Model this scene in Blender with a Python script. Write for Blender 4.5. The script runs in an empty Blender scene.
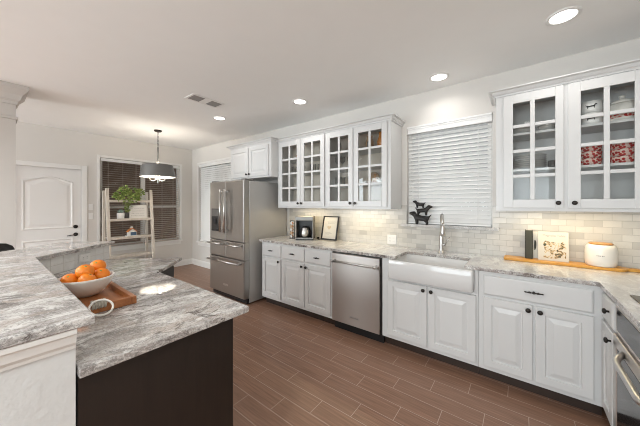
import bpy, bmesh, math, random
from math import sin, cos, pi, radians
from mathutils import Vector, Matrix

random.seed(7)
S = bpy.context.scene
COL = S.collection

# ------------------------------------------------------------------ camera
TH = 0.6549
cam_d = bpy.data.cameras.new('camera')
cam_d.sensor_width = 36.0
cam_d.lens = 36.0 * 260.6 / 640.0
cam_d.shift_y = -9.07 / 640.0
cam_d.clip_start = 0.02
cam = bpy.data.objects.new('camera', cam_d)
cam.location = (0, 0, 1.417)
cam.rotation_euler = (pi / 2, 0, TH)
COL.objects.link(cam)
S.camera = cam

# ------------------------------------------------------------------ world
W = bpy.data.worlds.new('world')
S.world = W
W.use_nodes = True
W.node_tree.nodes['Background'].inputs[0].default_value = (0.93, 0.95, 0.95, 1)
W.node_tree.nodes['Background'].inputs[1].default_value = 0.45

# ------------------------------------------------------------------ added fill lights behind the viewer, standing in for window daylight
def area(name, loc, rot, sx, sy, power, color=(1, 1, 1), spread=pi):
    l = bpy.data.lights.new(name, 'AREA')
    l.shape = 'RECTANGLE'
    l.size = sx
    l.size_y = sy
    l.energy = power
    l.color = color
    l.spread = spread
    o = bpy.data.objects.new(name, l)
    o.location = loc
    o.rotation_euler = rot
    COL.objects.link(o)
    return o

FILL = (0.86, 0.95, 1.0)
area('added_fill', (-0.75, -4.45, 1.6), (radians(90), 0, 0), 2.8, 1.8, 150, FILL)
area('added_fill', (-4.65, -4.45, 1.6), (radians(90), 0, 0), 0.52, 1.8, 66, FILL)
area('added_fill', (-5.60, -4.45, 1.6), (radians(90), 0, 0), 0.60, 1.8, 80, FILL)

# ------------------------------------------------------------------ exposure
S.view_settings.view_transform = 'Standard'
S.view_settings.look = 'None'
S.view_settings.exposure = 0.0
S.view_settings.gamma = 1.0
S.view_settings.use_curve_mapping = False
S.cycles.filter_width = 1.0

# ------------------------------------------------------------------ node helpers
class N:
    """small wrapper to build node trees"""
    def __init__(s, name):
        s.m = bpy.data.materials.new(name)
        s.m.use_nodes = True
        s.t = s.m.node_tree
        s.t.nodes.clear()
        s.out = s.t.nodes.new('ShaderNodeOutputMaterial')
    def n(s, typ, **kw):
        nd = s.t.nodes.new(typ)
        for k, v in kw.items():
            if k.startswith('i_'):
                key = k[2:]
                key = int(key) if key.isdigit() else key.replace('_', ' ')
                s.put(nd.inputs[key], v)
            else:
                setattr(nd, k, v)
        return nd
    def put(s, inp, v):
        if isinstance(v, bpy.types.NodeSocket):
            s.t.links.new(v, inp)
        else:
            inp.default_value = v
    def math(s, op, a, b=0.0, c=0.0):
        nd = s.t.nodes.new('ShaderNodeMath')
        nd.operation = op
        s.put(nd.inputs[0], a)
        s.put(nd.inputs[1], b)
        s.put(nd.inputs[2], c)
        return nd.outputs[0]
    def ramp(s, fac, stops, interp='LINEAR'):
        nd = s.t.nodes.new('ShaderNodeValToRGB')
        nd.color_ramp.interpolation = interp
        el = nd.color_ramp.elements
        while len(el) < len(stops):
            el.new(0.5)
        for e, (p, c) in zip(el, stops):
            e.position = p
            e.color = (c, c, c, 1) if isinstance(c, (int, float)) else (c[0], c[1], c[2], 1)
        s.put(nd.inputs[0], fac)
        return nd.outputs[0]
    def mix(s, fac, a, b, blend='MIX'):
        nd = s.t.nodes.new('ShaderNodeMix')
        nd.data_type = 'RGBA'
        nd.blend_type = blend
        s.put(nd.inputs[0], fac)
        for i, v in ((6, a), (7, b)):
            if not isinstance(v, bpy.types.NodeSocket):
                v = (v[0], v[1], v[2], 1)
            s.put(nd.inputs[i], v)
        return nd.outputs[2]
    def coords(s, scale=(1, 1, 1), rot=(0, 0, 0), which='Object'):
        tc = s.n('ShaderNodeTexCoord')
        mp = s.n('ShaderNodeMapping')
        s.t.links.new(tc.outputs[which], mp.inputs[0])
        mp.inputs['Scale'].default_value = scale
        mp.inputs['Rotation'].default_value = rot
        return mp.outputs[0]
    def noise(s, vec, scale, detail=4, rough=0.5, dist=0.0):
        nd = s.n('ShaderNodeTexNoise')
        s.put(nd.inputs['Vector'], vec)
        nd.inputs['Scale'].default_value = scale
        nd.inputs['Detail'].default_value = detail
        nd.inputs['Roughness'].default_value = rough
        nd.inputs['Distortion'].default_value = dist
        return nd.outputs['Fac']
    def bump(s, height, strength, dist=0.01):
        nd = s.n('ShaderNodeBump')
        s.put(nd.inputs['Height'], height)
        nd.inputs['Strength'].default_value = strength
        nd.inputs['Distance'].default_value = dist
        return nd.outputs[0]
    def bsdf(s, color, rough=0.5, metal=0.0, normal=None, spec=0.5, emit=None, estr=0.0, coat=0.0):
        b = s.n('ShaderNodeBsdfPrincipled')
        if not isinstance(color, bpy.types.NodeSocket):
            color = (color[0], color[1], color[2], 1)
        s.put(b.inputs['Base Color'], color)
        s.put(b.inputs['Roughness'], rough)
        s.put(b.inputs['Metallic'], metal)
        b.inputs['Specular IOR Level'].default_value = spec
        b.inputs['Coat Weight'].default_value = coat
        b.inputs['Coat Roughness'].default_value = 0.05
        if normal is not None:
            s.put(b.inputs['Normal'], normal)
        if emit is not None:
            b.inputs['Emission Color'].default_value = (*emit, 1)
            b.inputs['Emission Strength'].default_value = estr
        s.t.links.new(b.outputs[0], s.out.inputs[0])
        return b

def plain(name, color, rough=0.5, metal=0.0, var=0.04, scale=6.0, bump=0.0, bscale=200.0, **kw):
    k = N(name)
    v = k.coords()
    f = k.noise(v, scale, 3)
    lo = tuple(c * (1 - var) for c in color)
    hi = tuple(min(1, c * (1 + var)) for c in color)
    c = k.mix(f, lo, hi)
    nm = k.bump(k.noise(v, bscale, 2), bump, 0.002) if bump else None
    k.bsdf(c, rough, metal, nm, **kw)
    return k.m

M = {}
M['wall'] = plain('wall_paint', (0.70, 0.672, 0.635), 0.85, var=0.015, bump=0.12, bscale=160)
M['ceil'] = plain('ceiling_paint', (0.92, 0.92, 0.91), 0.9, var=0.015, bump=0.1, bscale=120)
M['trim'] = plain('trim_paint', (0.80, 0.785, 0.76), 0.4, var=0.01)
M['cab'] = plain('cabinet_paint', (0.68, 0.678, 0.67), 0.32, var=0.01)
M['cabin'] = plain('cabinet_inside', (0.74, 0.66, 0.57), 0.5, var=0.02)
M['door'] = plain('door_paint', (0.80, 0.785, 0.765), 0.4, var=0.01)
M['knee'] = plain('knee_wall_texture', (0.68, 0.68, 0.67), 0.8, var=0.05, bump=1.0, bscale=45)
M['dark'] = plain('bronze_hardware', (0.035, 0.03, 0.027), 0.35, 0.7)
M['black'] = plain('black_plastic', (0.012, 0.012, 0.013), 0.3)
M['blackgloss'] = plain('black_glass', (0.01, 0.01, 0.012), 0.13)
M['chrome'] = plain('brushed_nickel', (0.58, 0.57, 0.555), 0.30, 1.0)
M['ceramic'] = plain('white_ceramic', (0.86, 0.85, 0.83), 0.12, var=0.01)
M['cream'] = plain('cream_ceramic', (0.84, 0.81, 0.75), 0.3, var=0.02)
M['sink'] = plain('fireclay_white', (0.70, 0.695, 0.685), 0.1, var=0.008)
M['iron'] = plain('cast_iron', (0.025, 0.023, 0.022), 0.45, 0.4, bump=0.3, bscale=90)
M['plate'] = plain('white_plastic', (0.82, 0.81, 0.79), 0.4, var=0.01)
M['slatw'] = plain('white_blind_slat', (0.90, 0.895, 0.88), 0.45, var=0.02)
M['slatb'] = plain('brown_blind_slat', (0.48, 0.40, 0.335), 0.5, var=0.1, scale=20)
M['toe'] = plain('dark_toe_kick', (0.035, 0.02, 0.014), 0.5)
M['rope'] = plain('rope', (0.50, 0.45, 0.38), 0.9, var=0.2, scale=120, bump=0.6, bscale=220)
M['paper'] = plain('white_paper', (0.84, 0.82, 0.78), 0.6, var=0.01)
M['ink'] = plain('grey_ink', (0.30, 0.29, 0.28), 0.7)
M['brown_ink'] = plain('brown_print', (0.36, 0.22, 0.10), 0.6)
M['spine'] = plain('dark_book_cloth', (0.05, 0.052, 0.04), 0.7)
M['shade'] = plain('grey_metal_shade', (0.17, 0.165, 0.158), 0.42, 0.35, var=0.08, scale=14)
M['shadein'] = plain('white_shade_lining', (0.86, 0.84, 0.80), 0.6)
M['grey_plate'] = plain('grey_stoneware', (0.50, 0.49, 0.47), 0.25)
M['gdark'] = plain('dark_stoneware', (0.10, 0.095, 0.09), 0.3)
M['blue'] = plain('slate_blue_paint', (0.09, 0.15, 0.24), 0.5)
M['terracotta'] = plain('orange_roof_paint', (0.62, 0.22, 0.06), 0.6)
M['amber'] = plain('amber_pottery', (0.50, 0.20, 0.05), 0.25)
M['tan'] = plain('tan_pottery', (0.45, 0.30, 0.18), 0.4)
M['backdrop'] = plain('backdrop_brown', (0.22, 0.15, 0.112), 0.9, var=0.3)
M['silver'] = plain('silver_letter', (0.80, 0.79, 0.77), 0.25, 0.6)
M['heart'] = plain('faded_gold_print', (0.52, 0.42, 0.30), 0.6)
M['print'] = plain('cream_print_paper', (0.60, 0.57, 0.51), 0.6, var=0.01)
M['pillar'] = plain('pillar_paint', (0.57, 0.54, 0.505), 0.7, var=0.01)
M['seat'] = plain('black_leather', (0.03, 0.026, 0.024), 0.45, bump=0.2, bscale=150)

def emissive(name, color, strength):
    k = N(name)
    e = k.n('ShaderNodeEmission')
    e.inputs[0].default_value = (*color, 1)
    e.inputs[1].default_value = strength
    k.t.links.new(e.outputs[0], k.out.inputs[0])
    return k.m
M['lamp'] = emissive('lamp_glow', (1.0, 0.96, 0.90), 8.0)
M['bulb'] = emissive('bulb_glow', (1.0, 0.92, 0.80), 8.0)
M['strip'] = emissive('strip_glow', (1.0, 0.86, 0.62), 4.0)

def glass_mat(name, refl=0.0):
    k = N(name)
    lw = k.n('ShaderNodeLayerWeight')
    lw.inputs[0].default_value = 0.25
    fac = k.math('MULTIPLY_ADD', lw.outputs['Fresnel'], 0.6, refl)
    tr = k.n('ShaderNodeBsdfTransparent')
    tr.inputs[0].default_value = (0.975, 0.98, 0.975, 1)
    gl = k.n('ShaderNodeBsdfGlossy')
    gl.inputs[0].default_value = (0.9, 0.9, 0.9, 1)
    gl.inputs['Roughness'].default_value = 0.02
    mx = k.n('ShaderNodeMixShader')
    k.put(mx.inputs[0], fac)
    k.t.links.new(tr.outputs[0], mx.inputs[1])
    k.t.links.new(gl.outputs[0], mx.inputs[2])
    k.t.links.new(mx.outputs[0], k.out.inputs[0])
    return k.m
M['glass'] = glass_mat('pane_glass')

def steel(name, base, rough, axis, var=0.12, aniso=0.85, wave=5.0, fine=0.01, amp=0.35, grain=1.0):
    k = N(name)
    sc = {'z': (160, 160, 1.2), 'x': (1.2, 160, 160)}[axis]
    v = k.coords(scale=sc)
    f = k.noise(v, 1.0, 3)
    r = k.math('MULTIPLY_ADD', f, 0.06 * grain, rough - 0.03 * grain)
    c = k.mix(f, tuple(b * (1 - var) for b in base), tuple(b * (1 + var) for b in base))
    w = k.noise(k.coords(scale=(wave, wave, 0.3)), 1.0, 1)
    nm = k.bump(k.math('MULTIPLY_ADD', w, 1.0, k.math('MULTIPLY', f, fine)), amp, 0.012)
    b = k.bsdf(c, r, 1.0, nm)
    b.inputs['Anisotropic'].default_value = aniso
    b.inputs['Anisotropic Rotation'].default_value = 0.25
    tg = k.n('ShaderNodeTangent', direction_type='RADIAL', axis='Z')
    k.t.links.new(tg.outputs[0], b.inputs['Tangent'])
    return k.m
M['steel'] = steel('brushed_stainless', (0.62, 0.575, 0.54), 0.33, 'z', var=0.0, aniso=1.0, wave=5.0, fine=0.0, amp=0.10, grain=0.0)
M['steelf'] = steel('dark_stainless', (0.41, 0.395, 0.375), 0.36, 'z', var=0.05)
M['steelc'] = plain('grey_steel', (0.25, 0.24, 0.225), 0.42, 0.9)
M['steelside'] = plain('fridge_side_grey', (0.50, 0.49, 0.475), 0.42, 0.25, var=0.02, bump=0.1, bscale=300)

def wood(name, c1, c2, scale=(3, 30, 30), rough=0.45, grain=1.0, coat=0.0):
    k = N(name)
    v = k.coords(scale=scale)
    f = k.noise(v, 1.0, 6, 0.6, 0.6)
    c = k.mix(k.ramp(f, [(0.3, 0.0), (0.7, 1.0)]), c1, c2)
    k.bsdf(c, rough, 0, k.bump(f, 0.15 * grain, 0.002), coat=coat)
    return k.m
M['espresso'] = wood('espresso_wood', (0.010, 0.006, 0.004), (0.018, 0.011, 0.008), (30, 30, 2.5), 0.45)
M['tray'] = wood('acacia_wood', (0.25, 0.082, 0.027), (0.44, 0.17, 0.06), (4, 30, 30), 0.4)
M['board'] = wood('honey_oak_board', (0.56, 0.25, 0.035), (0.74, 0.39, 0.08), (3, 30, 30), 0.35)
M['lid'] = wood('acacia_lid', (0.46, 0.22, 0.07), (0.60, 0.32, 0.12), (6, 40, 40), 0.4)
M['whitewash'] = wood('whitewashed_wood', (0.58, 0.52, 0.45), (0.72, 0.67, 0.60), (20, 20, 3), 0.7)

def granite(name, rot, dark=1.0, pale=0.0):
    k = N(name)
    v = k.coords(scale=(1.5, 0.85, 1.5), rot=(0, 0, rot))
    big = k.noise(v, 3.4, 10, 0.66, 1.3)
    c = k.ramp(big, [(0.32, (0.19, 0.175, 0.165)), (0.42, (0.32, 0.295, 0.28)), (0.50, (0.45, 0.42, 0.40)), (0.60, (0.57, 0.54, 0.515)), (0.70, (0.40, 0.36, 0.335))])
    # pale drifts with crisp edges
    v2 = k.coords(scale=(2.6, 1.05, 2.4), rot=(0, 0, rot + 0.15))
    dr = k.noise(v2, 3.9, 12, 0.66, 1.0)
    c = k.mix(k.ramp(dr, [(0.50, 0.0), (0.545, 0.8), (0.62, 1.0)]), c, (0.74, 0.72, 0.695))
    # charcoal threads
    th = k.noise(v2, 5.5, 10, 0.7, 1.4)
    c = k.mix(k.ramp(th, [(0.455, 0.0), (0.485, 0.75 * dark), (0.515, 0.0)]), c, (0.17, 0.155, 0.148))
    v3 = k.coords(scale=(2.2, 1.1, 2.2), rot=(0, 0, rot - 0.2))
    warm = k.ramp(k.noise(v3, 4.0, 9, 0.7, 0.8), [(0.50, 0.0), (0.58, 0.7)])
    c = k.mix(warm, c, (0.43, 0.365, 0.32))
    vein = k.noise(k.coords(scale=(1.4, 1.0, 1.3), rot=(0, 0, rot)), 8.0, 10, 0.74, 0.9)
    gate = k.ramp(k.noise(k.coords(), 2.6, 3), [(0.50, 0.0), (0.58, 1.0)])
    blot = k.ramp(vein, [(0.42, 1.0), (0.47, 0.0)])
    c = k.mix(k.math('MULTIPLY', k.math('MULTIPLY', blot, gate), 0.85 * dark), c, (0.075, 0.055, 0.046))
    sp = k.noise(k.coords(), 120, 4, 0.75)
    c = k.mix(k.ramp(sp, [(0.38, 0.55 * dark), (0.45, 0.0)]), c, (0.15, 0.135, 0.125))
    c = k.mix(k.ramp(sp, [(0.56, 0.0), (0.64, 0.5)]), c, (0.82, 0.81, 0.79))
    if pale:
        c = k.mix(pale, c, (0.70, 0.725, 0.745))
    k.bsdf(c, 0.045, 0, None, spec=0.55)
    return k.m
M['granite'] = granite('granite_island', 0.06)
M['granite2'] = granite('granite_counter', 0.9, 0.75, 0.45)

def tiles(name, axes, tw, thh, cols, mortar, off=0.5, ms=0.03):
    """brick pattern in the plane of the two axes"""
    k = N(name)
    tc = k.n('ShaderNodeTexCoord')
    sp = k.n('ShaderNodeSeparateXYZ')
    k.t.links.new(tc.outputs['Object'], sp.inputs[0])
    cb = k.n('ShaderNodeCombineXYZ')
    u = sp.outputs[axes[0]]
    k.put(cb.inputs[0], u)
    k.put(cb.inputs[1], sp.outputs['Z'])
    br = k.n('ShaderNodeTexBrick')
    k.t.links.new(cb.outputs[0], br.inputs['Vector'])
    br.offset = off
    br.inputs['Scale'].default_value = 1.0
    br.inputs['Brick Width'].default_value = tw
    br.inputs['Row Height'].default_value = thh
    br.inputs['Mortar Size'].default_value = thh * ms
    br.inputs['Mortar Smooth'].default_value = 0.2
    br.inputs['Color1'].default_value = (0, 0, 0, 1)
    br.inputs['Color2'].default_value = (1, 1, 1, 1)
    br.inputs['Mortar'].default_value = (0.5, 0.5, 0.5, 1)
    c = k.ramp(br.outputs['Color'], cols)
    cl = k.noise(k.coords(scale=(1, 1, 1)), 9, 6, 0.6, 1.2)
    c = k.mix(k.ramp(cl, [(0.35, 0.22), (0.6, 0.0)]), c, (0.46, 0.44, 0.41))
    c = k.mix(br.outputs['Fac'], c, mortar)
    h = k.math('SUBTRACT', 1.0, br.outputs['Fac'])
    k.bsdf(c, k.math('MULTIPLY_ADD', br.outputs['Fac'], 0.5, 0.22), 0, k.bump(h, 0.5, 0.002))
    return k.m
tile_cols = [(0.0, (0.47, 0.45, 0.42)), (0.15, (0.56, 0.54, 0.50)), (0.5, (0.62, 0.595, 0.55)), (1.0, (0.66, 0.635, 0.585))]
M['tile'] = tiles('marble_subway_tile', 'X', 0.105, 0.0535, tile_cols, (0.43, 0.415, 0.385))
M['tiley'] = tiles('marble_subway_tile_side', 'Y', 0.105, 0.0535, tile_cols, (0.52, 0.50, 0.465))
M['tilew'] = tiles('white_square_tile', 'Y', 0.075, 0.075, [(0.0, (0.84, 0.83, 0.81)), (1.0, (0.90, 0.89, 0.87))], (0.66, 0.64, 0.61), 0.0)

def floor_mat():
    k = N('wood_look_floor_tile')
    tc = k.n('ShaderNodeTexCoord')
    sp = k.n('ShaderNodeSeparateXYZ')
    k.t.links.new(tc.outputs['Object'], sp.inputs[0])
    X, Y = sp.outputs[0], sp.outputs[1]
    P, L = 0.1435, 0.5875
    rowf = k.math('MULTIPLY', k.math('SUBTRACT', Y, 2.361 - P * 40), 1 / P)
    row = k.math('FLOOR', rowf)
    fy = k.math('FRACT', rowf)
    uf = k.math('ADD', k.math('MULTIPLY', k.math('ADD', X, 0.66 + L * 20), 1 / L),
                k.math('MULTIPLY', k.math('SUBTRACT', row, 40.0), -0.40))
    uf = k.math('ADD', uf, 40.0)
    idx = k.math('FLOOR', uf)
    fx = k.math('FRACT', uf)
    gy = 0.0028 / P
    gx = 0.0028 / L
    ey = k.math('MINIMUM', fy, k.math('SUBTRACT', 1.0, fy))
    ex = k.math('MINIMUM', fx, k.math('SUBTRACT', 1.0, fx))
    gm = k.math('MAXIMUM', k.math('LESS_THAN', ey, gy * 0.62), k.math('LESS_THAN', ex, gx * 0.62))
    wn = k.n('ShaderNodeTexWhiteNoise', noise_dimensions='2D')
    cb = k.n('ShaderNodeCombineXYZ')
    k.put(cb.inputs[0], idx)
    k.put(cb.inputs[1], row)
    k.t.links.new(cb.outputs[0], wn.inputs['Vector'])
    rnd = wn.outputs['Value']
    # grain runs along x, shifted per tile
    cv = k.n('ShaderNodeCombineXYZ')
    k.put(cv.inputs[0], k.math('MULTIPLY_ADD', X, 3.5, k.math('MULTIPLY', rnd, 40.0)))
    k.put(cv.inputs[1], k.math('MULTIPLY', Y, 85.0))
    k.put(cv.inputs[2], k.math('MULTIPLY', rnd, 17.0))
    g = k.noise(cv.outputs[0], 1.0, 5, 0.6, 0.5)
    c = k.mix(k.ramp(g, [(0.32, 0.0), (0.68, 1.0)]), (0.185, 0.095, 0.059), (0.335, 0.186, 0.122))
    c = k.mix(k.math('MULTIPLY', rnd, 0.45), c, (0.25, 0.138, 0.090))
    c = k.mix(gm, c, (0.50, 0.385, 0.32))
    h = k.math('MULTIPLY_ADD', g, 0.15, k.math('SUBTRACT', 1.0, gm))
    k.bsdf(c, k.math('MULTIPLY_ADD', gm, 0.3, 0.34), 0, k.bump(h, 0.25, 0.0015), spec=0.5)
    return k.m
M['floor'] = floor_mat()

def orange_mat():
    k = N('orange_peel')
    v = k.coords()
    f = k.noise(v, 30, 3)
    c = k.mix(f, (0.78, 0.185, 0.008), (0.92, 0.29, 0.02))
    k.bsdf(c, 0.38, 0, k.bump(k.noise(v, 420, 2), 0.35, 0.001))
    return k.m
M['orange'] = orange_mat()

def leaf_mat(name, a, b):
    k = N(name)
    f = k.noise(k.coords(), 22, 3)
    c = k.mix(k.ramp(f, [(0.35, 0.0), (0.65, 1.0)]), a, b)
    k.bsdf(c, 0.5)
    return k.m
M['leaf'] = leaf_mat('pothos_leaf', (0.09, 0.18, 0.03), (0.48, 0.55, 0.17))
M['succ'] = leaf_mat('succulent_leaf', (0.16, 0.26, 0.22), (0.30, 0.40, 0.36))

def red_mat():
    k = N('red_transferware')
    v = k.coords(scale=(1, 1, 1))
    vo = k.n('ShaderNodeTexVoronoi')
    k.put(vo.inputs['Vector'], v)
    vo.inputs['Scale'].default_value = 55
    f = k.ramp(vo.outputs['Distance'], [(0.44, 0.0), (0.56, 1.0)])
    c = k.mix(f, (0.42, 0.022, 0.02), (0.75, 0.55, 0.48))
    k.bsdf(c, 0.2)
    return k.m
M['red'] = red_mat()

# ------------------------------------------------------------------ mesh builder
Z = Vector((0, 0, 1))
class B:
    def __init__(s):
        s.bm = bmesh.new()
    def quad(s, pts, mi=0, smooth=False):
        f = s.bm.faces.new([s.bm.verts.new(p) for p in pts])
        f.material_index = mi
        f.smooth = smooth
        return f
    def box(s, x0, x1, y0, y1, z0, z1, mi=0, rz=0.0, piv=None):
        v = []
        for x, y, z in ((x0, y0, z0), (x1, y0, z0), (x1, y1, z0), (x0, y1, z0), (x0, y0, z1), (x1, y0, z1), (x1, y1, z1), (x0, y1, z1)):
            if rz:
                px, py = piv if piv else ((x0 + x1) / 2, (y0 + y1) / 2)
                dx, dy = x - px, y - py
                x, y = px + dx * cos(rz) - dy * sin(rz), py + dx * sin(rz) + dy * cos(rz)
            v.append(s.bm.verts.new((x, y, z)))
        for a in ((0, 3, 2, 1), (4, 5, 6, 7), (0, 1, 5, 4), (1, 2, 6, 5), (2, 3, 7, 6), (3, 0, 4, 7)):
            f = s.bm.faces.new([v[i] for i in a])
            f.material_index = mi
        return s
    def beam(s, p0, p1, w, t, up=(0, 0, 1), mi=0):
        """rectangular bar from p0 to p1"""
        p0, p1 = Vector(p0), Vector(p1)
        d = (p1 - p0).normalized()
        a = d.cross(Vector(up)).normalized()
        b = a.cross(d).normalized()
        v = [s.bm.verts.new(p + a * sx * w / 2 + b * sy * t / 2) for p in (p0, p1) for sx, sy in ((-1, -1), (1, -1), (1, 1), (-1, 1))]
        for q in ((0, 1, 2, 3), (7, 6, 5, 4), (0, 4, 5, 1), (1, 5, 6, 2), (2, 6, 7, 3), (3, 7, 4, 0)):
            s.bm.faces.new([v[i] for i in q]).material_index = mi
        return s
    def prism(s, poly, z0, z1, mi=0, side=None):
        lo = [s.bm.verts.new((x, y, z0)) for x, y in poly]
        hi = [s.bm.verts.new((x, y, z1)) for x, y in poly]
        n = len(poly)
        fs = [s.bm.faces.new(list(reversed(lo))), s.bm.faces.new(hi)]
        for i in range(n):
            j = (i + 1) % n
            fs.append(s.bm.faces.new((lo[i], lo[j], hi[j], hi[i])))
        for q, f in enumerate(fs):
            f.material_index = mi if q < 2 or side is None else side
        return s
    def loops(s, rings, cap0=True, cap1=True, smooth=False, mi=0, closed=True):
        R = [[s.bm.verts.new(p) for p in r] for r in rings]
        n = len(R[0])
        for a, b in zip(R, R[1:]):
            for i in range(n if closed else n - 1):
                j = (i + 1) % n
                try:
                    f = s.bm.faces.new((a[i], a[j], b[j], b[i]))
                    f.smooth = smooth
                    f.material_index = mi
                except ValueError:
                    pass
        if cap0:
            s.bm.faces.new(list(reversed(R[0]))).material_index = mi
        if cap1:
            s.bm.faces.new(R[-1]).material_index = mi
        return s
    def lathe(s, prof, org=(0, 0, 0), axis=(0, 0, 1), n=20, smooth=True, mi=0, cap0=True, cap1=True, sx=1.0, sy=1.0):
        org, ax = Vector(org), Vector(axis).normalized()
        a = ax.orthogonal().normalized() if abs(ax.z) < 0.99 else Vector((1, 0, 0))
        b = ax.cross(a)
        rings = [[org + ax * h + a * (cos(2 * pi * i / n) * r * sx) + b * (sin(2 * pi * i / n) * r * sy) for i in range(n)] for r, h in prof]
        return s.loops(rings, cap0, cap1, smooth, mi)
    def tube(s, pts, r, n=8, smooth=True, mi=0, closed=False):
        pts = [Vector(p) for p in pts]
        m = len(pts)
        rs = r if isinstance(r, (list, tuple)) else [r] * m
        rings = []
        prev = None
        for i, p in enumerate(pts):
            if closed:
                t = pts[(i + 1) % m] - pts[i - 1]
            else:
                t = pts[min(i + 1, m - 1)] - pts[max(i - 1, 0)]
            t.normalize()
            if prev is None:
                a = t.orthogonal().normalized()
            else:
                a = (prev - t * prev.dot(t)).normalized()
            prev = a
            b = t.cross(a)
            rings.append([p + (a * cos(2 * pi * k / n) + b * sin(2 * pi * k / n)) * rs[i] for k in range(n)])
        if closed:
            rings.append(rings[0])
            return s.loops(rings, False, False, smooth, mi)
        return s.loops(rings, True, True, smooth, mi)
    def ball(s, c, r, n=14, m=9, sc=(1, 1, 1), mi=0):
        c = Vector(c)
        rings = []
        for i in range(1, m):
            t = pi * i / m
            rings.append([c + Vector((cos(2 * pi * k / n) * sin(t) * r * sc[0], sin(2 * pi * k / n) * sin(t) * r * sc[1], -cos(t) * r * sc[2])) for k in range(n)])
        return s.loops(rings, True, True, True, mi)

class F:
    """local frame on a vertical plane: u along, z up, n outward"""
    def __init__(s, o, u, n):
        s.o, s.u, s.n = Vector(o), Vector(u).normalized(), Vector(n).normalized()
    def p(s, x, z, d=0.0):
        return s.o + s.u * x + Z * z + s.n * d

def rect(x0, x1, z0, z1, i=0.0):
    return [(x0 + i, z0 + i), (x1 - i, z0 + i), (x1 - i, z1 - i), (x0 + i, z1 - i)]
def rings(b, fr, lst, cap0=True, mi=0):
    b.loops([[fr.p(x, z, d) for x, z in o] for o, d in lst], cap0, True, False, mi)
    return b
def raised(b, fr, x0, x1, z0, z1, t=0.02, st=0.055):
    R = lambda i: rect(x0, x1, z0, z1, i)
    return rings(b, fr, [(R(0), 0), (R(0), t - 0.003), (R(0.003), t), (R(st), t), (R(st + 0.004), t - 0.011), (R(st + 0.013), t - 0.011), (R(st + 0.045), t - 0.001)])
def slabfront(b, fr, x0, x1, z0, z1, t=0.02):
    R = lambda i: rect(x0, x1, z0, z1, i)
    return rings(b, fr, [(R(0), 0), (R(0), t - 0.008), (R(0.004), t - 0.004), (R(0.012), t)])
def fbox(b, fr, x0, x1, z0, z1, d0, d1, mi=0):
    return rings(b, fr, [(rect(x0, x1, z0, z1), d0), (rect(x0, x1, z0, z1), d1)], mi=mi)
def knob_mesh(fr, x, z, d):
    return B().lathe([(0.006, 0), (0.006, 0.012), (0.0155, 0.016), (0.0165, 0.023), (0.012, 0.028), (0.004, 0.030)], fr.p(x, z, d), fr.n, 14)
def pull_mesh(fr, x, z, d, L=0.095):
    b = B()
    prof = [(0.002, -L / 2), (0.005, -L / 2 + 0.006), (0.004, -L / 2 + 0.014), (0.0065, -0.02), (0.004, -0.012), (0.009, 0), (0.004, 0.012), (0.0065, 0.02), (0.004, L / 2 - 0.014), (0.005, L / 2 - 0.006), (0.002, L / 2)]
    b.lathe(prof, fr.p(x, z, d + 0.022), fr.u, 10)
    for q in (-1, 1):
        b.tube([fr.p(x + q * 0.026, z, d), fr.p(x + q * 0.026, z, d + 0.022)], 0.0045, 8)
    b.lathe([(0.008, 0), (0.006, 0.022)], fr.p(x, z, d), fr.n, 10)
    return b

# ------------------------------------------------------------------ object helpers
def wloc(o):
    v = Vector((0, 0, 0))
    while o is not None:
        v += Vector(o.location)
        o = o.parent
    return v
def obj(name, b, mats, parent=None, bevel=0.0, sub=0, kind=None):
    bm = b.bm if isinstance(b, B) else b
    bmesh.ops.recalc_face_normals(bm, faces=bm.faces)
    if parent is not None:
        off = wloc(parent)
        for v in bm.verts:
            v.co -= off
    me = bpy.data.meshes.new(name)
    bm.to_mesh(me)
    bm.free()
    for m in (mats if isinstance(mats, (list, tuple)) else [mats]):
        me.materials.append(M[m] if isinstance(m, str) else m)
    o = bpy.data.objects.new(name, me)
    COL.objects.link(o)
    o.parent = parent
    if bevel:
        md = o.modifiers.new('bevel', 'BEVEL')
        md.width = bevel
        md.segments = 2
        md.limit_method = 'ANGLE'
        md.angle_limit = radians(50)
    if sub:
        md = o.modifiers.new('subdivision', 'SUBSURF')
        md.levels = sub
        md.render_levels = sub
    if kind:
        o['kind'] = kind
    return o
def tag(o, label, cat, group=None):
    o['label'] = label
    o['category'] = cat
    if group:
        o['group'] = group
    return o
def thing(name, label, cat, loc=(0, 0, 0), group=None):
    o = bpy.data.objects.new(name, None)
    o.empty_display_size = 0.05
    o.location = loc
    COL.objects.link(o)
    return tag(o, label, cat, group)
def solo(name, b, mats, label, cat, group=None, base=None, **kw):
    """a thing that is one mesh, its origin at its base"""
    bm = b.bm
    if base is None:
        xs = [v.co for v in bm.verts]
        base = Vector((sum(v.x for v in xs) / len(xs), sum(v.y for v in xs) / len(xs), min(v.z for v in xs)))
    base = Vector(base)
    for v in bm.verts:
        v.co -= base
    o = obj(name, b, mats, **kw)
    o.location = base
    return tag(o, label, cat, group)
def copy_tree(o, loc=None, label=None, parent=None):
    c = o.copy()
    COL.objects.link(c)
    if parent is not None:
        c.parent = parent
    if loc is not None:
        c.location = loc
    if label:
        c['label'] = label
    for ch in list(o.children):
        copy_tree(ch, parent=c)
    return c
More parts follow.
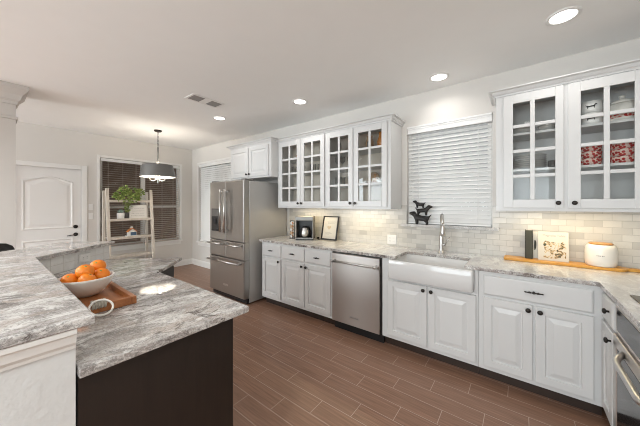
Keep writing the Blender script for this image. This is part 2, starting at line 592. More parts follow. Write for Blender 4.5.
def text_mesh(body, size, fr, x, z, d, align='CENTER', ext=0.0004):
    """lettering as a bmesh lying on a frame"""
    cu = bpy.data.curves.new('lettering', 'FONT')
    cu.body = body
    cu.size = size
    cu.align_x = align
    cu.extrude = ext
    t = bpy.data.objects.new('lettering', cu)
    COL.objects.link(t)
    dg = bpy.context.evaluated_depsgraph_get()
    me = bpy.data.meshes.new_from_object(t.evaluated_get(dg))
    bm = bmesh.new()
    bm.from_mesh(me)
    bpy.data.objects.remove(t)
    bpy.data.meshes.remove(me)
    bpy.data.curves.remove(cu)
    for v in bm.verts:
        v.co = fr.p(x + v.co.x, z + v.co.y, d + v.co.z)
    b = B()
    b.bm.free()
    b.bm = bm
    return b

# ------------------------------------------------------------------ dimensions of the room
YW = 3.056      # sink wall
XL = -6.17      # breakfast-nook wall with the door
XR = 1.06       # wall behind the oven run
YB = -4.4       # living-room wall behind the viewer
HC = 2.681      # ceiling
T = 0.15

# ------------------------------------------------------------------ SETTING
obj('floor', B().box(XL - T, XR + T, YB - T, YW + T, -0.1, 0.0), 'floor', kind='structure')
XH = -4.45      # the nook ceiling starts here
cb = B().box(XH, XR + T, YB - T, YW + T, HC, HC + 0.1)
obj('ceiling', cb, 'ceil', kind='structure')
obj('ceiling', B().box(XL - T, XH, YB - T, YW + T, HC + 0.016, HC + 0.116), 'ceil', kind='structure')

W1 = (-1.056, -0.214, 1.185, 2.315)      # sink window  x0 x1 z0 z1
W3 = (-5.86, -4.15, 0.56, 2.315)         # nook window on the sink wall
W2 = (1.346, 2.777, 0.60, 2.28)          # nook window on the left wall  y0 y1 z0 z1
DR = (0.28, 1.092, 0.0, 2.02)            # entry door  y0 y1 z0 z1
b = B()
HT = HC + 0.05
for x0, x1, z0, z1 in ((XL - T, W3[0], 0, HT), (W3[1], W1[0], 0, HT), (W1[1], XR + T, 0, HT), (W3[0], W3[1], 0, W3[2]), (W3[0], W3[1], W3[3], HT), (W1[0], W1[1], 0, W1[2]), (W1[0], W1[1], W1[3], HT)):
    b.box(x0, x1, YW, YW + T, z0, z1)
obj('wall_back', b, 'wall', kind='structure')
b = B()
for y0, y1, z0, z1 in ((YB, DR[0], 0, HT), (DR[1], W2[0], 0, HT), (W2[1], YW, 0, HT), (DR[0], DR[1], DR[3], HT), (W2[0], W2[1], 0, W2[2]), (W2[0], W2[1], W2[3], HT)):
    b.box(XL - T, XL, y0, y1, z0, z1)
obj('wall_left', b, 'wall', kind='structure')
obj('wall_right', B().box(XR, XR + T, YB, YW, 0, HT), 'wall', kind='structure')
FW = ((-5.95, -5.25), (-4.95, -4.35), (-2.2, 0.7))  # openings for the windows added behind the viewer
b = B().box(XL - T, XR + T, YB - T, YB, 0, 0.4).box(XL - T, XR + T, YB - T, YB, 2.55, HT)
xs = [XL - T] + [v for w in FW for v in w] + [XR + T]
for x0, x1 in zip(xs[::2], xs[1::2]):
    b.box(x0, x1, YB - T, YB, 0.4, 2.55)
obj('wall_front', b, 'wall', kind='structure')
# square pillar with crown between kitchen and entry
b = B().box(-4.62, -4.30, -0.09, 0.23, 0, HC)
obj('trim_1', b, 'pillar', kind='structure')
def crown_ring(x0, x1, y0, y1, prof):
    return [[(x0 - p, y0 - p, z), (x1 + p, y0 - p, z), (x1 + p, y1 + p, z), (x0 - p, y1 + p, z)] for p, z in prof]
b = B().loops(crown_ring(-4.62, -4.30, -0.09, 0.23, [(0.0, HC - 0.20), (0.012, HC - 0.20), (0.012, HC - 0.17), (0.03, HC - 0.15), (0.045, HC - 0.10), (0.09, HC - 0.04), (0.09, HC)]))
b.loops(crown_ring(-4.62, -4.30, -0.09, 0.23, [(0.0, HC - 0.36), (0.016, HC - 0.355), (0.016, HC - 0.335), (0.0, HC - 0.325)]))
obj('trim_2', b, 'pillar', kind='structure')
# baseboards
bp = [(0, 0), (0.016, 0), (0.016, 0.10), (0.011, 0.118), (0.006, 0.13), (0, 0.13)]
def baseboard(name, p0, p1, nrm):
    p0, p1, nrm = Vector(p0), Vector(p1), Vector(nrm)
    obj(name, B().loops([[p + nrm * d + Z * z for d, z in bp] for p in (p0, p1)]), 'trim', kind='structure')
baseboard('baseboard_back', (XL, YW, 0), (-3.93, YW, 0), (0, -1, 0))
baseboard('baseboard_left', (XL, 1.16, 0), (XL, YW, 0), (1, 0, 0))
# entry door
d1 = obj('door_1', B().box(XL - 0.06, XL - 0.02, DR[0], DR[1], 0.0, DR[3]), 'door', kind='structure')
fr = F((XL - 0.02, 0, 0), (0, 1, 0), (1, 0, 0))
def arch(y0, y1, z0, z1, rise, i):
    pts = [(y0 + i, z0 + i), (y1 - i, z0 + i)]
    m = 14
    for k in range(m + 1):
        t = k / m
        pts.append((y1 - i + (y0 - y1 + 2 * i) * t, z1 - i + rise * sin(pi * t) ** 1.5))
    return pts
b = B()
for y0, y1, z0, z1, rise in ((0.39, 0.985, 1.0, 1.80, 0.075), (0.39, 0.985, 0.24, 0.83, 0.0)):
    rings(b, fr, [(arch(y0, y1, z0, z1, rise, 0), 0), (arch(y0, y1, z0, z1, rise, 0.010), 0.011), (arch(y0, y1, z0, z1, rise, 0.022), 0.008), (arch(y0, y1, z0, z1, rise, 0.034), 0.001), (arch(y0, y1, z0, z1, rise, 0.06), 0.003), (arch(y0, y1, z0, z1, rise, 0.085), 0.008)], False)
obj('door_panel', b, 'door', d1)
obj('deadbolt', B().lathe([(0.031, 0), (0.031, 0.012), (0.02, 0.02), (0.008, 0.022)], fr.p(1.015, 1.02, 0), fr.n, 16), 'dark', d1)
b = B().lathe([(0.031, 0), (0.031, 0.010), (0.012, 0.018), (0.012, 0.05)], fr.p(1.015, 0.885, 0), fr.n, 16)
b.tube([fr.p(1.015, 0.885, 0.045), fr.p(0.97, 0.88, 0.05), fr.p(0.90, 0.868, 0.045)], [0.011, 0.009, 0.007], 8)
obj('door_handle', b, 'dark', d1)
b = B()
cw = 0.075
b.box(XL - 0.02, XL + 0.016, DR[1], DR[1] + cw, 0, DR[3] + cw)
b.box(XL - 0.02, XL + 0.016, DR[0] - cw, DR[0], 0, DR[3] + cw)
b.box(XL - 0.02, XL + 0.016, DR[0], DR[1], DR[3], DR[3] + cw)
obj('door_frame', b, 'trim', d1, bevel=0.006)

# windows ---------------------------------------------------------------
def window(name, fr, x0, x1, z0, z1, mull, sill_mat, frame_depth=-0.10, rail=None):
    b = B()
    w = 0.045
    fbox(b, fr, x0, x0 + w, z0, z1, frame_depth, frame_depth + 0.05)
    fbox(b, fr, x1 - w, x1, z0, z1, frame_depth, frame_depth + 0.05)
    fbox(b, fr, x0 + w, x1 - w, z1 - w, z1, frame_depth, frame_depth + 0.05)
    fbox(b, fr, x0 + w, x1 - w, z0, z0 + w, frame_depth, frame_depth + 0.05)
    zm = rail if rail else (z0 + z1) / 2
    xs = [x0 + w] + [v for m in mull for v in (m - 0.035, m + 0.035)] + [x1 - w]
    for m in mull:
        fbox(b, fr, m - 0.035, m + 0.035, z0 + w, z1 - w, frame_depth, frame_depth + 0.055)
    for a, c in zip(xs[::2], xs[1::2]):
        fbox(b, fr, a, c, zm - 0.022, zm + 0.022, frame_depth + 0.005, frame_depth + 0.045)
    root = obj(name, b, 'trim', kind='structure')
    g = B()
    fbox(g, fr, x0 + w, x1 - w, z0 + w, z1 - w, frame_depth + 0.012, frame_depth + 0.018)
    obj('pane', g, 'glass', root)
    return root
fr_b = F((0, YW, 0), (1, 0, 0), (0, -1, 0))
fr_l = F((XL, 0, 0), (0, 1, 0), (1, 0, 0))
w1 = window('window_1', fr_b, *W1, [], 'granite2', rail=1.73)
w2 = window('window_2', fr_l, *W2, [2.06], 'trim', rail=1.36)
w3 = window('window_3', fr_b, *W3, [-5.0], 'trim', rail=1.36)
# sills
b = B().box(-1.115, -0.155, YW - 0.055, YW + 0.055, 1.157, 1.187)
obj('window_sill', b, 'granite2', w1, bevel=0.004)
b = B().box(XL - 0.05, XL + 0.04, W2[0] - 0.05, W2[1] + 0.05, 0.575, 0.603).box(XL, XL + 0.016, W2[0] - 0.02, W2[1] + 0.02, 0.51, 0.575)
obj('window_sill', b, 'trim', w2, bevel=0.004)
b = B().box(W3[0] - 0.05, W3[1] + 0.05, YW - 0.04, YW + 0.05, 0.535, 0.563).box(W3[0] - 0.02, W3[1] + 0.02, YW - 0.016, YW, 0.47, 0.535)
obj('window_sill', b, 'trim', w3, bevel=0.004)
b = B()
fbox(b, fr_l, W2[0] - 0.045, W2[0], W2[2] - 0.03, W2[3] + 0.045, 0, 0.012)
fbox(b, fr_l, W2[1], W2[1] + 0.045, W2[2] - 0.03, W2[3] + 0.045, 0, 0.012)
fbox(b, fr_l, W2[0], W2[1], W2[3], W2[3] + 0.045, 0, 0.012)
obj('window_frame', b, 'trim', w2, bevel=0.003)
b = B()
fbox(b, fr_b, W3[0] - 0.045, W3[0], W3[2] - 0.03, W3[3] + 0.045, 0, 0.012)
fbox(b, fr_b, W3[1], W3[1] + 0.045, W3[2] - 0.03, W3[3] + 0.045, 0, 0.012)
fbox(b, fr_b, W3[0], W3[1], W3[3], W3[3] + 0.045, 0, 0.012)
obj('window_frame', b, 'trim', w3, bevel=0.003)
# unseen windows behind the viewer, added to go with the fill lights
fr_f = F((0, YB, 0), (-1, 0, 0), (0, 1, 0))
window('added_window_4', fr_f, 4.35, 4.95, 0.4, 2.55, [], 'trim')
window('added_window_5', fr_f, 5.25, 5.95, 0.4, 2.55, [], 'trim')
window('added_window_6', fr_f, -0.7, 2.2, 0.4, 2.55, [0.3, 1.2], 'trim')

# invented dark patio wall and roof, blocking sky light from the nook window
b = B().box(XL - 2.3, XL - 2.2, -0.5, 6.0, -0.1, 3.2)
b.box(XL - 2.2, XL - T, -0.5, 6.0, 2.75, 2.85)
obj('wall_backdrop', b, 'backdrop', kind='structure')

# backsplash tiles
b = B()
b.box(-2.96, W1[0], YW - 0.012, YW, 0.914, 1.40)
b.box(W1[0], W1[1], YW - 0.012, YW, 0.914, 1.157)
b.box(W1[1], XR, YW - 0.012, YW, 0.914, 1.40)
obj('wall_backsplash', b, 'tile', kind='structure')
obj('wall_backsplash', B().box(XR - 0.012, XR, 0.8, YW - 0.012, 0.914, 1.40), 'tiley', kind='structure')

# ------------------------------------------------------------------ blinds
def blind(name, label, fr, x0, x1, z0, z1, d, mat, slat_w, pitch, ang, val_h, ang2=None, zsplit=0.0, tapes=3, group=None, vmat=None):
    root = thing(name, label, 'blind', fr.p((x0 + x1) / 2, z0, d), group)
    b = B()
    R = lambda i, k: rect(x0, x1, z1 - val_h, z1, i)
    fbox(b, fr, x0, x1, z1 - val_h, z1, d + 0.028, d + 0.042)
    fbox(b, fr, x0, x1, z1 - 0.018, z1, d + 0.042, d + 0.054)
    fbox(b, fr, x0, x1, z1 - 0.034, z1 - 0.026, d + 0.042, d + 0.050)
    fbox(b, fr, x0, x1, z1 - val_h, z1 - val_h + 0.014, d + 0.042, d + 0.050)
    obj('valance', b, vmat or mat, root, bevel=0.002)
    fbx = B()
    fbox(fbx, fr, x0 + 0.005, x1 - 0.005, z0 + 0.004, z0 + 0.022, d - 0.022, d + 0.022)
    obj('bottom_rail', fbx, mat, root, bevel=0.003)
    b = B()
    z = z0 + 0.022 + pitch * 0.7
    while z < z1 - val_h * 0.8:
        a = ang2 if (ang2 is not None and z < zsplit) else ang
        dn, dz = cos(a) * slat_w / 2, sin(a) * slat_w / 2
        tn, tz = -sin(a) * 0.0014, cos(a) * 0.0014
        b.loops([[fr.p(x, z - dz - tz, d + dn - tn), fr.p(x, z - dz + tz, d + dn + tn), fr.p(x, z + dz + tz, d - dn + tn), fr.p(x, z + dz - tz, d - dn - tn)] for x in (x0 + 0.006, x1 - 0.006)])
        z += pitch
    obj('slats', b, mat, root)
    for k in range(tapes):
        x = x0 + 0.12 + (x1 - x0 - 0.24) * k / max(1, tapes - 1)
        for q in (-1, 1):
            obj('ladder_cord', B().tube([fr.p(x, z0 + 0.02, d + q * slat_w * 0.46), fr.p(x, z1 - val_h + 0.01, d + q * slat_w * 0.46)], 0.0015, 5), mat, root)
    return root
blind('window_blind', 'white slatted blind closed over the kitchen sink', fr_b, W1[0] + 0.006, W1[1] - 0.006, W1[2] + 0.002, W1[3] - 0.002, -0.040, 'slatw', 0.050, 0.0435, radians(47), 0.085, radians(52), 1.74, tapes=2)
blind('window_blind', 'brown slatted blind on dark nook window, left half beside entry door', fr_l, W2[0] + 0.012, 2.05, W2[2] + 0.004, W2[3] - 0.01, -0.042, 'slatb', 0.048, 0.042, radians(8), 0.05, tapes=3, vmat='slatw')
blind('window_blind', 'brown slatted blind on dark nook window, right half beneath the pendant', fr_l, 2.07, W2[1] - 0.012, W2[2] + 0.004, W2[3] - 0.01, -0.042, 'slatb', 0.048, 0.042, radians(8), 0.05, tapes=3, vmat='slatw')
blind('window_blind', 'white slatted blind on window partly hidden by refrigerator', fr_b, W3[0] + 0.01, W3[1] - 0.01, W3[2] + 0.004, W3[3] - 0.004, -0.040, 'slatw', 0.050, 0.0435, radians(60), 0.06, tapes=4)

# ------------------------------------------------------------------ BASE CABINETS along the sink wall
YF = 2.452      # face frame front
ZT = 0.884      # underside of the stone
fr_c = F((0, YF, 0), (1, 0, 0), (0, -1, 0))
def base_cab(name, label, x0, x1, fronts, group='white base cabinets under the granite', fr=fr_c, depth=0.59, top=ZT, toe=0.1, side_toe=True):
    """fronts: list of (kind, x0, x1, z0, z1, hardware)"""
    root = thing(name, label, 'cabinet', fr.p((x0 + x1) / 2, 0, -depth / 2), group)
    b = B()
    fbox(b, fr, x0, x1, toe, top, -depth, 0)
    obj('body', b, 'cab', root, bevel=0.002)
    b = B()
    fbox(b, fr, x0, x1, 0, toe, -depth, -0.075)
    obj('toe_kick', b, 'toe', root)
    for kind, a, c, z0, z1, hw in fronts:
        m = B()
        if kind == 'door':
            raised(m, fr, a, c, z0, z1)
        else:
            slabfront(m, fr, a, c, z0, z1)
        o = obj('door' if kind == 'door' else 'drawer', m, 'cab', root)
        for h, hx, hz in hw:
            if h == 'knob':
                obj('knob', knob_mesh(fr, hx, hz, 0.02), 'dark', o)
            else:
                obj('pull', pull_mesh(fr, hx, hz, 0.02, 0.085 if x1 < -1.5 else 0.11), 'dark', o)
    return root
g = 0.0
base_cab('base_cabinet', 'narrow white base cabinet with drawer beside the refrigerator', -2.925, -2.523,
         [('drawer', -2.895, -2.535, 0.695, 0.855, [('pull', -2.715, 0.775)]), ('door', -2.895, -2.535, 0.135, 0.675, [('knob', -2.563, 0.64)])])
base_cab('base_cabinet', 'white base cabinet with two drawers and two doors left of dishwasher', -2.523, -1.705,
         [('drawer', -2.511, -2.122, 0.695, 0.855, [('pull', -2.317, 0.775)]), ('drawer', -2.108, -1.722, 0.695, 0.855, [('pull', -1.915, 0.775)]),
          ('door', -2.511, -2.122, 0.135, 0.675, [('knob', -2.150, 0.64)]), ('door', -2.108, -1.722, 0.135, 0.675, [('knob', -2.080, 0.64)])])
base_cab('sink_cabinet', 'white two-door sink base cabinet under the apron sink', -1.095, -0.270,
         [('door', -1.035, -0.664, 0.135, 0.675, [('knob', -0.692, 0.64)]), ('door', -0.652, -0.283, 0.135, 0.675, [('knob', -0.624, 0.64)])], top=0.70)
sc = [o for o in bpy.data.objects if o.name.startswith('sink_cabinet')][0]
for x0, x1 in ((-1.095, -1.006), (-0.296, -0.270)):
    obj('face_frame', fbox(B(), fr_c, x0, x1, 0.70, ZT, -0.02, 0), 'cab', sc)
base_cab('base_cabinet', 'white base cabinet with one wide drawer right of the sink', -0.268, 0.432,
         [('drawer', -0.232, 0.382, 0.70, 0.853, [('pull', 0.078, 0.778)]), ('door', -0.232, 0.072, 0.135, 0.68, [('knob', 0.046, 0.645)]), ('door', 0.086, 0.382, 0.135, 0.68, [('knob', 0.112, 0.645)])])
# corner run with a narrow cabinet, then the oven
fr_r = F((0.434, 0, 0), (0, 1, 0), (-1, 0, 0))
base_cab('base_cabinet', 'narrow white corner cabinet between the wide cabinet and oven', 2.180, 2.450,
         [('drawer', 2.188, 2.425, 0.70, 0.853, [('knob', 2.245, 0.785)]), ('door', 2.188, 2.425, 0.135, 0.68, [('knob', 2.207, 0.628)])], fr=fr_r)

# ------------------------------------------------------------------ wall oven under the counter
ov = thing('wall_oven', 'stainless built-in oven under the right counter with curved handle', 'oven', (0.74, 1.80, 0))
b = B()
fbox(b, fr_r, 1.42, 2.178, 0.0, 0.88, -0.58, -0.002)
obj('body', b, 'cab', ov)
b = B()
fbox(b, fr_r, 1.425, 2.172, 0.702, 0.862, -0.002, 0.008)
cp = obj('control_panel', b, 'steel', ov, bevel=0.003)
b = B()
fbox(b, fr_r, 1.45, 2.145, 0.722, 0.840, 0.008, 0.0105)
obj('display', b, 'blackgloss', cp)
b = B()
R = lambda i: rect(1.425, 2.172, 0.125, 0.694, i)
rings(b, fr_r, [(R(0), -0.002), (R(0), 0.014), (R(0.004), 0.018), (R(0.060), 0.018), (R(0.065), 0.014)])
dr = obj('door', b, 'steel', ov)
b = B()
fbox(b, fr_r, 1.492, 2.105, 0.192, 0.627, 0.014, 0.0165)
obj('door_glass', b, 'blackgloss', dr)
pts = []
for k in range(15):
    t = k / 14
    y = 1.985 - 0.47 * t
    e = min(t, 1 - t)
    pts.append(fr_r.p(y, 0.655 - 0.02 * min(1, e / 0.1), 0.018 + 0.042 * min(1, (e / 0.16)) ** 0.6))
obj('handle', B().tube(pts, 0.0145, 10), 'chrome', dr)
b = B()
fbox(b, fr_r, 1.425, 2.172, 0.02, 0.118, -0.05, 0.012)
obj('lower_vent', b, 'black', ov)

# ------------------------------------------------------------------ dishwasher
fr_d = F((0, 2.437, 0), (1, 0, 0), (0, -1, 0))
dw = thing('dishwasher', 'stainless steel dishwasher with bar handle left of the sink', 'dishwasher', (-1.40, 2.74, 0))
b = B()
fbox(b, fr_d, -1.702, -1.098, 0.10, 0.882, -0.58, -0.03)
obj('tub', b, 'black', dw)
b = B()
fbox(b, fr_d, -1.70, -1.10, 0.0, 0.105, -0.50, -0.06)
obj('toe_panel', b, 'black', dw)
b = B()
R = lambda i: rect(-1.690, -1.112, 0.108, 0.868, i)
rings(b, fr_d, [(R(0), -0.028), (R(0), 0.008), (R(0.004), 0.014)])
dd = obj('door', b, 'steel', dw)
b = B().tube([fr_d.p(-1.672, 0.785, 0.062), fr_d.p(-1.128, 0.785, 0.062)], 0.0115, 12)
for x in (-1.655, -1.145):
    b.lathe([(0.017, 0), (0.015, 0.05)], fr_d.p(x, 0.785, 0.013), fr_d.n, 12)
    b.lathe([(0.017, -0.012), (0.017, 0.012)], fr_d.p(x, 0.785, 0.062), fr_d.u, 12)
obj('handle', b, 'chrome', dd)
b = B()
fbox(b, fr_d, -1.462, -1.348, 0.187, 0.212, 0.014, 0.0155)
bd = obj('badge', b, 'chrome', dd)
obj('lettering', text_mesh('KitchenAid', 0.021, fr_d, -1.405, 0.193, 0.0158), 'silver', bd)

# ------------------------------------------------------------------ countertops
YC = 2.4215
XC = 0.4035
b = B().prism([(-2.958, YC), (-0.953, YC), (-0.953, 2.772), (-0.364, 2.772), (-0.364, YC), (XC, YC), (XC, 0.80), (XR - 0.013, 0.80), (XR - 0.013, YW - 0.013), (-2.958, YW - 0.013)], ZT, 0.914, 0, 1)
solo('countertop', b, ['granite2', 'granite'], 'long light granite countertop under the window, turning the corner to the oven', 'countertop', base=(0, 0, ZT), bevel=0.004)  # edges take the darker island stone, shade put into their colour

# cooktop
ck = thing('cooktop', 'black glass cooktop set into the counter at right edge', 'cooktop', (0.75, 1.80, 0.914))
obj('glass_top', B().box(0.475, 0.985, 1.42, 2.165, 0.9145, 0.921), 'blackgloss', ck, bevel=0.002)
b = B()
for x, y, r in ((0.60, 1.97, 0.09), (0.60, 1.62, 0.075), (0.86, 1.97, 0.075), (0.86, 1.62, 0.10)):
    obj('burner_ring', B().tube([(x + r * cos(a * pi / 16), y + r * sin(a * pi / 16), 0.9213) for a in range(32)], 0.0012, 4, closed=True), 'ink', ck)

# ------------------------------------------------------------------ sink
sk = thing('farmhouse_sink', 'white fireclay apron-front sink below the blinds', 'sink', (-0.65, 2.58, 0.70))
b = B()
x0, x1, y0, y1, zt, zb = -1.004, -0.298, 2.374, 2.80, 0.8835, 0.705
def rrect(x0, x1, y0, y1, r, z, m=4):
    pts = []
    for cx, cy, a0 in ((x1 - r, y1 - r, 0), (x0 + r, y1 - r, pi / 2), (x0 + r, y0 + r, pi), (x1 - r, y0 + r, 1.5 * pi)):
        for k in range(m + 1):
            a = a0 + pi / 2 * k / m
            pts.append((cx + r * cos(a), cy + r * sin(a), z))
    return pts
i = 0.026
b.loops([rrect(x0 + 0.008, x1 - 0.008, y0 + 0.008, y1 - 0.008, 0.012, zb), rrect(x0, x1, y0, y1, 0.014, zb + 0.010), rrect(x0, x1, y0, y1, 0.014, zt - 0.008), rrect(x0 + 0.003, x1 - 0.003, y0 + 0.003, y1 - 0.003, 0.013, zt - 0.002), rrect(x0 + 0.008, x1 - 0.008, y0 + 0.008, y1 - 0.008, 0.012, zt),
         rrect(x0 + i, x1 - i, y0 + i, y1 - i, 0.03, zt), rrect(x0 + i + 0.006, x1 - i - 0.006, y0 + i + 0.006, y1 - i - 0.006, 0.03, zt - 0.006), rrect(x0 + i + 0.012, x1 - i - 0.012, y0 + i + 0.012, y1 - i - 0.012, 0.04, zt - 0.13), rrect(x0 + i + 0.04, x1 - i - 0.04, y0 + i + 0.04, y1 - i - 0.04, 0.05, zt - 0.155)], smooth=True)
obj('basin', b, 'sink', sk)
obj('drain', B().lathe([(0.045, 0), (0.045, 0.003), (0.03, 0.004), (0.028, 0.001)], (-0.65, 2.59, zt - 0.1545), (0, 0, 1), 20), 'chrome', sk)

# faucet
fc = thing('faucet', 'tall nickel pull-down kitchen faucet behind the white sink', 'faucet', (-0.645, 2.895, 0.914))
fx, fy = -0.645, 2.895
b = B().lathe([(0.032, 0), (0.032, 0.006), (0.025, 0.012), (0.023, 0.04), (0.021, 0.13), (0.0165, 0.20), (0.014, 0.21)], (fx, fy, 0.914), (0, 0, 1), 20)
obj('body', b, 'chrome', fc)
dv = Vector((0.30, -0.95, 0)).normalized()
pts = [Vector((fx, fy, 1.11)), Vector((fx, fy, 1.21))]
rad = 0.075
c0 = Vector((fx, fy, 1.235)) + dv * rad
for k in range(13):
    a = pi - pi * k / 12
    pts.append(c0 + dv * (rad * cos(a)) + Z * (rad * sin(a)))
pts.append(c0 + dv * rad - Z * 0.02)
obj('spout', B().tube(pts, 0.0125, 12), 'chrome', fc)
e = c0 + dv * rad
b = B().lathe([(0.0145, 0), (0.0155, -0.03), (0.022, -0.085), (0.024, -0.115), (0.017, -0.12)], e - Z * 0.015, (0, 0, 1), 18)
obj('spray_head', b, 'chrome', fc)
b = B().lathe([(0.013, 0.0), (0.013, 0.045)], (fx, fy, 1.0), (1, -0.2, 0.0), 12)
b.tube([(fx + 0.035, fy - 0.008, 1.0), (fx + 0.055, fy - 0.02, 1.04), (fx + 0.085, fy - 0.03, 1.08)], [0.010, 0.008, 0.006], 10)
obj('lever', b, 'chrome', fc)

# ------------------------------------------------------------------ WALL CABINETS
YU = 2.727      # face frame front of the wall cabinets
fr_u = F((0, YU, 0), (1, 0, 0), (0, -1, 0))
def crown(b, x0, x1, yf, zb, zt, left=True, right=True, yback=YW - 0.003, yright=None):
    """crown moulding wrapped round the front and the free ends"""
    prof = [(0.0, zb), (0.010, zb), (0.012, zb + 0.012), (0.022, zb + 0.020), (0.032, zb + 0.040), (0.050, zt - 0.010), (0.055, zt - 0.008), (0.055, zt)]
    path = []
    rows = []
    for p, z in prof:
        row = []
        xl = x0 - (p if left else 0)
        xr = x1 + (p if right else 0)
        row.append((xl, yback, z))
        row.append((xl, yf - p, z))
        row.append((xr, yf - p, z))
        row.append((xr, yright or yback, z))
        rows.append(row)
    b.loops(rows)
    return b
def glass_door(root, fr, x0, x1, z0, z1, knob, px):
    """framed door of 2 x 4 panes; px = pane edges"""
    b = B()
    t = 0.02
    a0, a1, b0, b1 = px
    zs = []
    zl, zh = z0 + 0.068, z1 - 0.072
    mw = 0.026
    ph = (zh - zl - 3 * mw) / 4
    fbox(b, fr, x0, a0, z0, z1, 0, t)
    fbox(b, fr, b1, x1, z0, z1, 0, t)
    fbox(b, fr, a0, b1, z0, zl, 0, t)
    fbox(b, fr, a0, b1, zh, z1, 0, t)
    fbox(b, fr, a1, b0, zl, zh, 0.003, t - 0.001)
    for k in range(3):
        zz = zl + ph * (k + 1) + mw * k
        fbox(b, fr, a0, a1, zz, zz + mw, 0.003, t - 0.001)
        fbox(b, fr, b0, b1, zz, zz + mw, 0.003, t - 0.001)
    o = obj('door', b, 'cab', root, bevel=0.0025)
    g = B()
    fbox(g, fr, a0 - 0.004, b1 + 0.004, zl - 0.004, zh + 0.004, 0.006, 0.009)
    obj('pane', g, 'glass', o)
    obj('knob', knob_mesh(fr, knob[0], knob[1], t), 'dark', o)
    return o
def wall_cab(label, x0, x1, z0, z1, zcr, shelves, doors, left_crown, right_crown, stiles, back='cabin'):
    root = thing('glass_cabinet', label, 'cabinet', ((x0 + x1) / 2, (YU + YW) / 2, z0), 'white glass-door wall cabinets')
    b = B()
    t = 0.018
    b.box(x0, x0 + t, YU + 0.0205, YW - 0.003, z0, z1).box(x1 - t, x1, YU + 0.0205, YW - 0.003, z0, z1)
    b.box(x0 + t, x1 - t, YU + 0.0205, YW - 0.003, z0 + 0.02, z0 + 0.038).box(x0 + t, x1 - t, YU + 0.0205, YW - 0.003, z1 - t, z1)
    b.box(x0 + t, x1 - t, YW - 0.010, YW - 0.003, z0 + 0.038, z1 - t, 1)
    # face frame: full stiles with rails fitted between them
    for a, c in stiles:
        b.box(a, c, YU, YU + 0.02, z0, z1)
    for (a, c), (d, e) in zip(stiles, stiles[1:]):
        b.box(c, d, YU + 0.0005, YU + 0.019, z0, z0 + 0.045)
        b.box(c, d, YU + 0.0005, YU + 0.019, z1 - 0.05, z1)
    obj('body', b, ['cab', back], root)
    for zz in shelves:
        obj('shelf', B().box(x0 + t, x1 - t, YU + 0.03, YW - 0.010, zz - 0.018, zz), 'cab', root, bevel=0.001)
    obj('crown_moulding', crown(B(), x0, x1, YU, z1 - 0.012, zcr, left_crown, right_crown), 'cab', root)
    for dx0, dx1, kn, px in doors:
        glass_door(root, fr_u, dx0, dx1, 1.385, 2.325, (kn, 1.425), px)
    return root
SH = (1.655, 1.868, 2.075)
SHR = (1.709, 2.012)
def panes(x0, x1):
    st = 0.062
    m = (x0 + x1) / 2
    return (x0 + st, m - 0.014, m + 0.014, x1 - st)
ca = wall_cab('white glass-door wall cabinet directly right of the refrigerator, above the coffee maker', -2.891, -2.002, 1.36, 2.345, 2.386, SH,
              [(-2.850, -2.432, -2.460, panes(-2.850, -2.432)), (-2.424, -2.014, -2.396, panes(-2.424, -2.014))], False, False, ((-2.891, -2.845), (-2.445, -2.41), (-2.03, -2.002)))
cbn = wall_cab('white glass-door wall cabinet next to the sink window, left of it', -2.000, -1.120, 1.36, 2.345, 2.386, SH,
              [(-1.986, -1.588, -1.616, panes(-1.986, -1.588)), (-1.576, -1.158, -1.548, panes(-1.576, -1.158))], False, True, ((-2.000, -1.975), (-1.60, -1.565), (-1.165, -1.120)))
cr = wall_cab('white glass-door wall cabinet right of the sink window holding red dishes', -0.165, 0.72, 1.36, 2.345, 2.386, SHR,
              [(-0.112, 0.264, 0.232, (-0.047, 0.064, 0.094, 0.216)), (0.288, 0.690, 0.322, (0.357, 0.474, 0.504, 0.620))], True, False, ((-0.165, -0.108), (0.255, 0.297), (0.684, 0.72)), 'cab')
b = B().box(0.72, XR - 0.002, YU, YW - 0.003, 1.36, 2.345)
obj('filler_panel', b, 'cab', cr)
b = B()
crown(b, 0.72, XR - 0.002, YU, 2.333, 2.386, False, False)
obj('filler_crown', b, 'cab', cr)

# cabinet over the refrigerator
YFR = 2.595
fr_f2 = F((0, YFR, 0), (1, 0, 0), (0, -1, 0))
fcab = thing('fridge_cabinet', 'small white two-door cabinet above the refrigerator', 'cabinet', (-3.41, 2.82, 1.82))
obj('body', B().box(-3.915, -2.893, YFR, YW - 0.003, 1.82, 2.345), 'cab', fcab, bevel=0.002)
obj('crown_moulding', crown(B(), -3.915, -2.893, YFR, 2.333, 2.386, True, True, YW - 0.003, YU - 0.058), 'cab', fcab)
for x0, x1, kx in ((-3.880, -3.412, -3.440), (-3.398, -2.945, -3.370)):
    o = obj('door', raised(B(), fr_f2, x0, x1, 1.845, 2.305), 'cab', fcab)
    obj('knob', knob_mesh(fr_f2, kx, 1.885, 0.02), 'dark', o)

